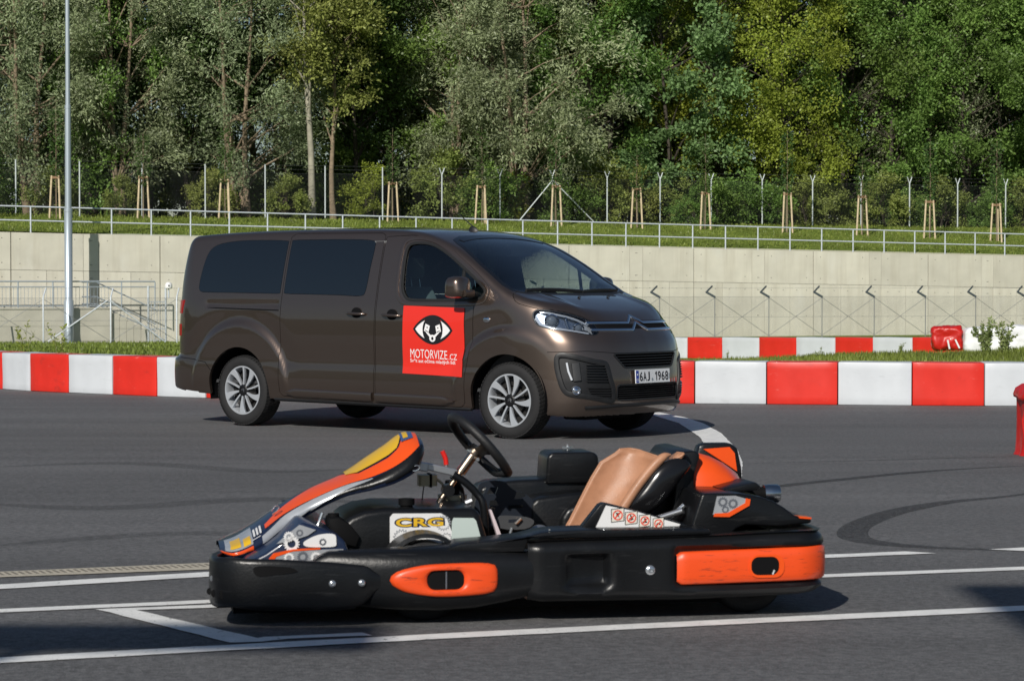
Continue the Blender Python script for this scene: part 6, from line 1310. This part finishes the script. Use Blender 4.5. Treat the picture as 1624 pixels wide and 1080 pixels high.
def tree_proto(seed, Hh, base, rad, nclu, nleaf, ll, lw, spread, droop, trunks=1, lean=.3, shape=1.0, trunk_r=.16, core=.35):
    g = np.random.default_rng(seed); r = random.Random(seed)
    tb = MB(); limbs = []
    for k in range(trunks):
        a0 = r.uniform(0, 6.28); off = .25 * k; pts = []; top = Hh * r.uniform(.82, .95)
        lx, ly = (r.uniform(-1, 1) * lean * (1 + .8 * k), r.uniform(-1, 1) * lean * (1 + .8 * k))
        for q in np.linspace(0, 1, 9): pts.append((off * math.cos(a0) + lx * q * top * .25 + .12 * math.sin(q * 7 + seed), off * math.sin(a0) + ly * q * top * .25 + .12 * math.cos(q * 6 + seed), q * top - .1))
        tb.tube(pts, [trunk_r * (1 - .85 * q) * (1.35 if q == 0 else 1) for q in np.linspace(0, 1, 9)], 7); limbs.append(pts)
    # crown clumps inside an uneven egg
    cl = []
    while len(cl) < nclu:
        h = g.uniform(0, 1); z = base + h * (Hh - base); prof = (math.sin(math.pi * min(1, (h * .92 + .10))) ** .6) * shape + (1 - shape) * (1 - h) ; a = g.uniform(0, 2 * math.pi)
        rr = rad * prof * (core + (1 - core) * math.sqrt(g.uniform(0, 1))) * (1 + .35 * mnoise.noise(Vector((math.cos(a) * 1.3 + seed, math.sin(a) * 1.3, h * 3)))); cl.append((rr * math.cos(a), rr * math.sin(a), z + g.normal() * .2))
    cl = np.array(cl)
    for i in range(0, nclu, 1):                # limbs reach out to clumps
        c = cl[i]; tp = limbs[r.randrange(len(limbs))]; zz = max(.8, c[2] - r.uniform(.8, 2.6)); j = min(range(len(tp)), key=lambda q: abs(tp[q][2] - zz)); s0 = Vector(tp[j]); e0 = Vector(c); m0 = (s0 + e0) / 2 + Vector((0, 0, -.15 + r.uniform(0, .5)))
        rr = trunk_r * .40 * (1 - .6 * s0.z / Hh); tb.tube([tuple(s0), tuple(m0), tuple(e0)], [rr, rr * .6, rr * .2], 5)
    per = nleaf // nclu; C = []; Dd = []; var = []
    for c in cl:
        out = np.array([c[0], c[1], (c[2] - base) * .25]); out /= np.linalg.norm(out) + 1e-6; sp = spread * g.uniform(.7, 1.35); cv = g.uniform(.25, .75)
        for tw in range(6):                                       # twigs of one clump
            d = out * .8 + g.normal(size=3) * .75; d[2] += .25 - droop; d /= np.linalg.norm(d); n_ = per // 6
            t = g.uniform(0, 1, n_) ** .8; P = c + d * (t * sp * 1.5)[:, None] + g.normal(size=(n_, 3)) * sp * .22; P[:, 2] -= droop * (t * sp) ** 2 * .8
            ld = d + g.normal(size=(n_, 3)) * .9; ld[:, 2] -= .2 + droop; C.append(P); Dd.append(ld); var.append(cv + g.normal(size=n_) * .16)
    C = np.concatenate(C); Dd = np.concatenate(Dd); var = np.concatenate(var); k = C[:, 2] > .15
    return tb, leaf_mesh('crown', C[k], Dd[k], ll, lw, var[k], g)
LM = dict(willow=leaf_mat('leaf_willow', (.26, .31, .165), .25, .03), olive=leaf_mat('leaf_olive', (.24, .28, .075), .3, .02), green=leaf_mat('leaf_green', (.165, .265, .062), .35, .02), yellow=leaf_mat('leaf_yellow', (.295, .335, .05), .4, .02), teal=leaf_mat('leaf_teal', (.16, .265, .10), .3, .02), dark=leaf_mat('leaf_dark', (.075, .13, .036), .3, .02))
PROTO = {}
def proto(key, lm, bark, **kw):
    tb, cm = tree_proto(**kw); tm = tb.build('trunk', bark, None, 60); cm.materials.append(LM[lm]); co = bpy.data.objects.new('crown', cm); COL.objects.link(co)
    PROTO[key] = (tm, co); 
    for o in (tm, co): COL.objects.unlink(o)
proto('w1', 'willow', BARK_M, seed=1, Hh=15, base=2.8, rad=3.2, nclu=62, nleaf=30000, ll=.22, lw=.030, spread=0.95, droop=.15, trunks=2, shape=.9, trunk_r=.17)
proto('w2', 'willow', BARK_M, seed=2, Hh=14.5, base=2.6, rad=3.7, nclu=70, nleaf=34000, ll=.22, lw=.030, spread=1.0, droop=.10, trunks=3, shape=.85, trunk_r=.18, lean=.5)
proto('o1', 'olive', BARK_D, seed=3, Hh=15, base=3.0, rad=3.4, nclu=58, nleaf=26000, ll=.20, lw=.045, spread=0.85, droop=.05, shape=.9)
proto('g1', 'green', BARK_D, seed=4, Hh=16, base=1.4, rad=3.6, nclu=60, nleaf=28000, ll=.20, lw=.055, spread=0.9, droop=.02)
proto('g2', 'green', BARK_D, seed=5, Hh=14, base=1.0, rad=4.0, nclu=66, nleaf=30000, ll=.18, lw=.055, spread=0.9, droop=.0, trunks=2)
proto('y1', 'yellow', BARK_D, seed=6, Hh=16.5, base=1.6, rad=4.0, nclu=90, nleaf=34000, ll=.17, lw=.050, spread=0.85, droop=.0)
proto('y2', 'yellow', BARK_D, seed=7, Hh=14, base=1.2, rad=3.6, nclu=70, nleaf=28000, ll=.17, lw=.050, spread=0.8, droop=.05, trunks=2)
proto('t1', 'teal', BARK_D, seed=8, Hh=13.5, base=1.6, rad=3.1, nclu=56, nleaf=22000, ll=.22, lw=.070, spread=0.8, droop=.0)
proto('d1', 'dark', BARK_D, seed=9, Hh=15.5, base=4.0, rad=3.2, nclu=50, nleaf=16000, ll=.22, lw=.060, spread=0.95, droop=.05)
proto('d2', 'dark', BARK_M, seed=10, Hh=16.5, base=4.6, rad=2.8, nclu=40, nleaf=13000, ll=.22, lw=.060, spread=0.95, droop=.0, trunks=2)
proto('p1', 'olive', BARK_L, seed=12, Hh=15, base=7.6, rad=2.4, nclu=34, nleaf=11000, ll=.20, lw=.050, spread=0.85, droop=.0, lean=.12, trunk_r=.21)
proto('p2', 'olive', BARK_M, seed=16, Hh=13, base=6.4, rad=2.0, nclu=30, nleaf=9000, ll=.20, lw=.050, spread=.8, droop=.0, lean=.2, trunk_r=.16)
proto('s1', 'olive', BARK_D, seed=13, Hh=3.2, base=.1, rad=1.5, nclu=26, nleaf=6500, ll=.16, lw=.045, spread=0.5, droop=.0, trunks=3, trunk_r=.04)
proto('s2', 'green', BARK_D, seed=14, Hh=2.4, base=.05, rad=1.5, nclu=26, nleaf=6500, ll=.15, lw=.045, spread=0.5, droop=.0, trunks=3, trunk_r=.04)
proto('s3', 'yellow', BARK_D, seed=15, Hh=3.8, base=.2, rad=1.4, nclu=26, nleaf=6500, ll=.15, lw=.042, spread=0.5, droop=.0, trunks=3, trunk_r=.04)
TLAB = dict(w=('silvery willow with drooping grey green leaves', 'silvery willows'), o=('olive green slender tree', 'olive trees'), g=('fresh green broad leaved tree', 'green trees'), y=('yellow green broad crowned tree', 'yellow green trees'), t=('blue green maple like tree', 'blue green trees'), d=('dark shaded tree with thin trunk', 'dark trees'), p=('pale barked tall tree with a bare lower trunk', 'pale trunk trees'), s=('bushy shrub', 'shrubs'))
def plant(key, u, dn, sc=1.0, where='behind the forest fence', name='tree', cat='tree', label=None):
    t = u2t(u, 11.5 + dn); n_ = fence_n(t) + dn; t = u2t(u, n_); n_ = fence_n(t) + dn; q = wp(t, n_, slope_z(t, n_) - .05)
    lab_, grp = TLAB[key[0]]
    e = thing(name, label or '%s %s' % (lab_, where), cat, q, rnd.uniform(0, 6.28), None if label else '%s %s' % (grp, where)); k = sc * rnd.uniform(.94, 1.06); e.scale = (k * rnd.uniform(.92, 1.08), k * rnd.uniform(.92, 1.08), k)
    for o in PROTO[key]: c = o.copy(); COL.objects.link(c); c.parent = e
    return e
front = [('w1', -30, 4), ('w2', 60, 4.5), ('g2', 150, 5.5), ('w1', 190, 3.5), ('d2', 238, 7), ('d1', 300, 6), ('w2', 392, 4), ('d2', 455, 8), ('d1', 560, 6), ('g1', 625, 7), ('w1', 722, 4), ('g1', 930, 5), ('o1', 968, 6), ('y2', 1012, 7), ('t1', 1068, 3.5), ('y1', 1150, 5), ('y1', 1248, 4), ('g2', 1335, 5), ('g1', 1410, 4), ('w1', 1462, 6), ('g2', 1528, 4), ('g1', 1590, 5), ('g2', 1660, 4)]
FL = ['silvery willow at the end of the forest fence beyond the light mast', 'broad silvery willow behind the light mast', 'green tree tucked between the willows beside the light mast', 'silvery willow next to the dark gap beside the light mast', 'slim dark twin trunk tree in the gap beyond the light mast', 'dark tree in the gap before the pale trunk', 'broad silvery willow standing beside the pale leaning trunk', 'slim dark tree half hidden by the pale leaning trunk', 'dark tree in the gap behind the brown bare trunk', 'fresh green tree between the brown bare trunk and the large willow', 'silvery willow joining the large multi stemmed willow on its mast side', 'green tree joining the large multi stemmed willow on its far side', 'olive tree between the willows and the blue green tree', 'yellow green tree behind the blue green tree', 'blue green maple like tree above the low round shrub', 'yellow green tree touching the blue green tree', 'largest yellow green tree in the middle of the yellow stand', 'green tree bordering the yellow stand', 'green tree second from the yellow stand', 'silvery willow crowded between green trees', 'broad green tree behind the red bundle', 'green tree above the white wrapped blocks', 'green tree at the far end of the forest fence']
for i, (k, u, dn) in enumerate(front): plant(k, u, dn, 1.0, label=FL[i])
plant('p1', 492, 1.4, 1.05, label='tall tree with a pale smooth leaning trunk at the forest edge'); plant('p2', 530, 1.8, .95, label='tree with a thin brown bare trunk next to the pale trunk')
plant('w2', 838, 2.2, 1.12, label='large multi stemmed willow rising behind the braced fence post')
mk = ['d1', 'g1', 'o1', 'd2', 'g2', 'y2', 'w1', 'd1', 'o1']
for i in [q for q in range(24) if not (q < 9 and q % 2)]: plant(mk[(i * 5) % 9], -60 + i * 74 + rnd.uniform(-18, 18), 10 + rnd.uniform(-1.5, 2.5), 1.05, 'in the middle of the forest')
for i in [q for q in range(27) if not (q < 11 and q % 3 == 1)]: plant(['d1', 'd2', 'g1', 'd1', 'd2'][i % 5], -60 + i * 66 + rnd.uniform(-18, 18), 18 + rnd.uniform(-3, 4), 1.1, 'in the back of the forest')
for i in [q for q in range(28) if not (q < 12 and q % 2)]:
    u = -40 + i * 62 + rnd.uniform(-16, 16); k = 's1' if u < 380 else rnd.choice(['s1', 's2', 's3'])
    plant(k, u, rnd.uniform(.8, 3.0), rnd.uniform(.5, .8) if u < 640 else rnd.uniform(.6, 1.05), 'along the forest fence', 'shrub', 'shrub')
for i in range(22): plant(rnd.choice(['s1', 's2']), -40 + i * 80 + rnd.uniform(-30, 30), rnd.uniform(9, 22), rnd.uniform(.9, 1.3), 'deep in the forest', 'shrub', 'shrub')
for i in range(26): plant(rnd.choice(['s1', 's2']), -50 + i * 68 + rnd.uniform(-30, 30), rnd.uniform(24, 40), rnd.uniform(1.4, 1.8), 'far back in the forest', 'shrub', 'shrub')
plant('s2', 1100, .6, .62, name='shrub', cat='shrub', label='low round green shrub in front of the blue green tree')
# ------------------------------------------------------------------ staked saplings on the slope
WOOD = mat('stake_wood', (.62, .50, .33), .8, var=.15, vscale=8); WOOD2 = mat('stake_wood_dark', (.26, .16, .09), .85, var=.15)
def stake_proto():
    e = thing('tree_stake', 'x', 'tree stake'); 
    P = [(-.24, -.10), (.22, -.05), (.02, .22)]
    for k, (x, y) in enumerate(P): m = MB(); m.tube([(x * 1.25, y * 1.25, -.1), (x * .8, y * .8, 1.95)], .047, 8); m.build('stake', WOOD, e, 60)
    for i, j in ((0, 1), (1, 2), (2, 0)):
        a, c = [Vector((P[q][0] * .82, P[q][1] * .82, 1.86)) for q in (i, j)]; d = (c - a).normalized() * .06; m = MB(); m.bar(a - d, c + d, .04, .11); m.build('crossbar', WOOD2, e, 0)
    return e
sp0 = stake_proto(); g_ = np.random.default_rng(77)
def sap_proto(seed):
    g = np.random.default_rng(seed); n = 420; z = g.uniform(1.7, 4.4, n); rr = .34 * np.sin(np.clip((z - 1.5) / 3.3, 0, 1) * math.pi) ** .7 * np.sqrt(g.uniform(0, 1, n)); a = g.uniform(0, 6.28, n)
    cm = leaf_mesh('leaves', np.stack([rr * np.cos(a), rr * np.sin(a), z], -1), np.stack([np.cos(a), np.sin(a), g.normal(size=n) * .8], -1), .15, .035, g.uniform(.2, .8, n), g); cm.materials.append(LM['dark'])
    m = MB(); m.tube([(0, 0, -.05), (.03, .02, 1.6), (0, 0, 4.5)], [.03, .022, .006], 6)
    for k in range(10): q = 1.8 + k * .24; m.tube([(0, 0, q), (.3 * math.cos(k * 2.4), .3 * math.sin(k * 2.4), q + .3)], [.008, .003], 4)
    return m, cm
sm_, scm = sap_proto(5); tm = sm_.build('stem', BARK_M, None, 60); sco = bpy.data.objects.new('leaves', scm); COL.objects.link(sco)
SU = [(-40, 345), (90, 346.7), (228, 347), (358, 347.5), (489, 348), (623, 352), (764, 355), (882, 359), (1010, 362), (1118, 364), (1248, 369), (1367, 373), (1474, 378), (1580, 383)]
for i, (u, v) in enumerate(SU):
    n_ = 8.0
    for _ in range(30):                                          # where the line of sight meets the slope
        t = u2t(u, n_); q = wp(t, n_, slope_z(t, n_)); vv = 540 - F_PX * ((q.y) * SP + (q.z - CAM_H) * CP) / (q.y * CP - (q.z - CAM_H) * SP); n_ += (vv - v) * .18
    t = u2t(u, n_); q = wp(t, n_, slope_z(t, n_))
    o = sp0 if i == 0 else copy_tree(sp0); o.location = q; o.rotation_euler = (0, 0, rnd.uniform(-.5, .5)); o.scale = (1, 1, rnd.uniform(.96, 1.04)); tag(o, 'wooden three pole tree stake on the grass slope', 'tree stake', 'tree stakes on the grass slope')
    e = thing('sapling', 'thin young tree tied between wooden stakes on the grass slope', 'sapling', q, rnd.uniform(0, 6), 'staked young trees'); e.scale = (1, 1, rnd.uniform(.85, 1.15))
    for c in ((tm, sco) if i == 0 else (dup_part(tm), dup_part(sco))): c.parent = e
# ------------------------------------------------------------------ grass
GM1 = leaf_mat('grass_blade', (.20, .245, .050), .35, .02); GM2 = leaf_mat('weed_leaf', (.26, .32, .12), .35, .02)
def blades(name, P, hgt, wid, lab, m=GM1, seed=3):
    g = np.random.default_rng(seed); n = len(P); d = g.normal(size=(n, 3)) * .35; d[:, 2] = 1
    me = leaf_mesh(name, P, d, hgt, wid, g.uniform(0, 1, n) * .6 + .2 * (1 + np.sin(P[:, 0] * .9 + P[:, 1] * .7)), g); me.materials.append(m); o = bpy.data.objects.new(name, me); COL.objects.link(o); return tag(o, lab, 'grass', kind='stuff')
g = np.random.default_rng(21)
T_ = g.uniform(-32, 34, 26000); K_ = g.uniform(.02, 1.05, 26000); P = []
for t, k in zip(T_, K_): nn_ = k * fence_n(t); q = W0 + wa * t + wn * nn_; P.append((q.x, q.y, slope_z(t, nn_) - .03))
blades('slope_grass', np.array(P), .15, .022, 'short green grass growing on the slope above the wall')
X = g.uniform(-16, -2, 14000); Y = g.uniform(44, 92, 14000); X = X * Y / 60
blades('verge_grass', np.stack([X, Y, [zground(x, y) for x, y in zip(X, Y)]], -1), .14, .02, 'green grass growing below the concrete wall', seed=5)
X = g.uniform(3, 13.5, 22000); Y = g.uniform(36, 46, 22000)
blades('strip_grass', np.stack([X, Y, [zground(x, y) for x, y in zip(X, Y)]], -1), .13, .008, 'green grass growing between the two track barriers', seed=6)
M_STEM = mat('weed_stem', (.16, .17, .06), .8)
def weed(u, v, D, hgt, ns, nl, lab, seed, ll=.07, lw=.016, dry=False):
    p = at(u, v, D); p.z = zground(p.x, p.y); g = np.random.default_rng(seed); e = thing('weed', lab, 'weed', p); tb = MB(); C = []; Dd = []
    for k in range(ns):
        a = g.uniform(0, 6.28); ln = g.uniform(.1, .42) * hgt; hh = hgt * g.uniform(.55, 1.05); tip = Vector((ln * math.cos(a), ln * math.sin(a), hh)); b0 = Vector((.06 * math.cos(a), .06 * math.sin(a), 0)); md_ = Vector((tip.x * .35, tip.y * .35, hh * .55)); tb.tube([tuple(b0), tuple(md_), tuple(tip)], [.006, .005, .002], 5)
        for q in g.uniform(.15, 1, nl):
            pt = b0.lerp(md_, q * 2) if q < .5 else md_.lerp(tip, q * 2 - 1); C.append(tuple(pt)); Dd.append((g.normal(), g.normal(), g.uniform(0, 1.2)))
    tb.build('stem', M_STEM, e, 60); me = leaf_mesh('leaves', np.array(C), np.array(Dd), ll, lw, g.uniform(.2, .8, len(C)), g); me.materials.append(LM['yellow'] if dry else GM2); o = bpy.data.objects.new('leaves', me); COL.objects.link(o); o.parent = e
weed(1566, 551, 42.5, .70, 12, 70, 'tall bushy weed in front of the white blocks', 1); weed(1592, 551, 42.0, .62, 8, 60, 'leafy weed growing close to the tall bushy weed', 2)
weed(1427, 556, 43, .26, 5, 18, 'small weed in front of the far red block beside the bundle', 3, .05, .012); weed(1299, 559, 43.5, .22, 5, 14, 'low sparse weed before the middle far barrier blocks', 4, .04, .01); weed(1152, 566, 43, .28, 3, 12, 'single thin weed stalk near the van end of the grass strip', 5, .04, .01)
weed(40, 557, 50, .85, 6, 14, 'dry branching weed below the chain link fence', 6, .09, .02, True); weed(95, 557, 50, .85, 5, 16, 'dry upright weed at the foot of the light mast', 7, .09, .02, True)
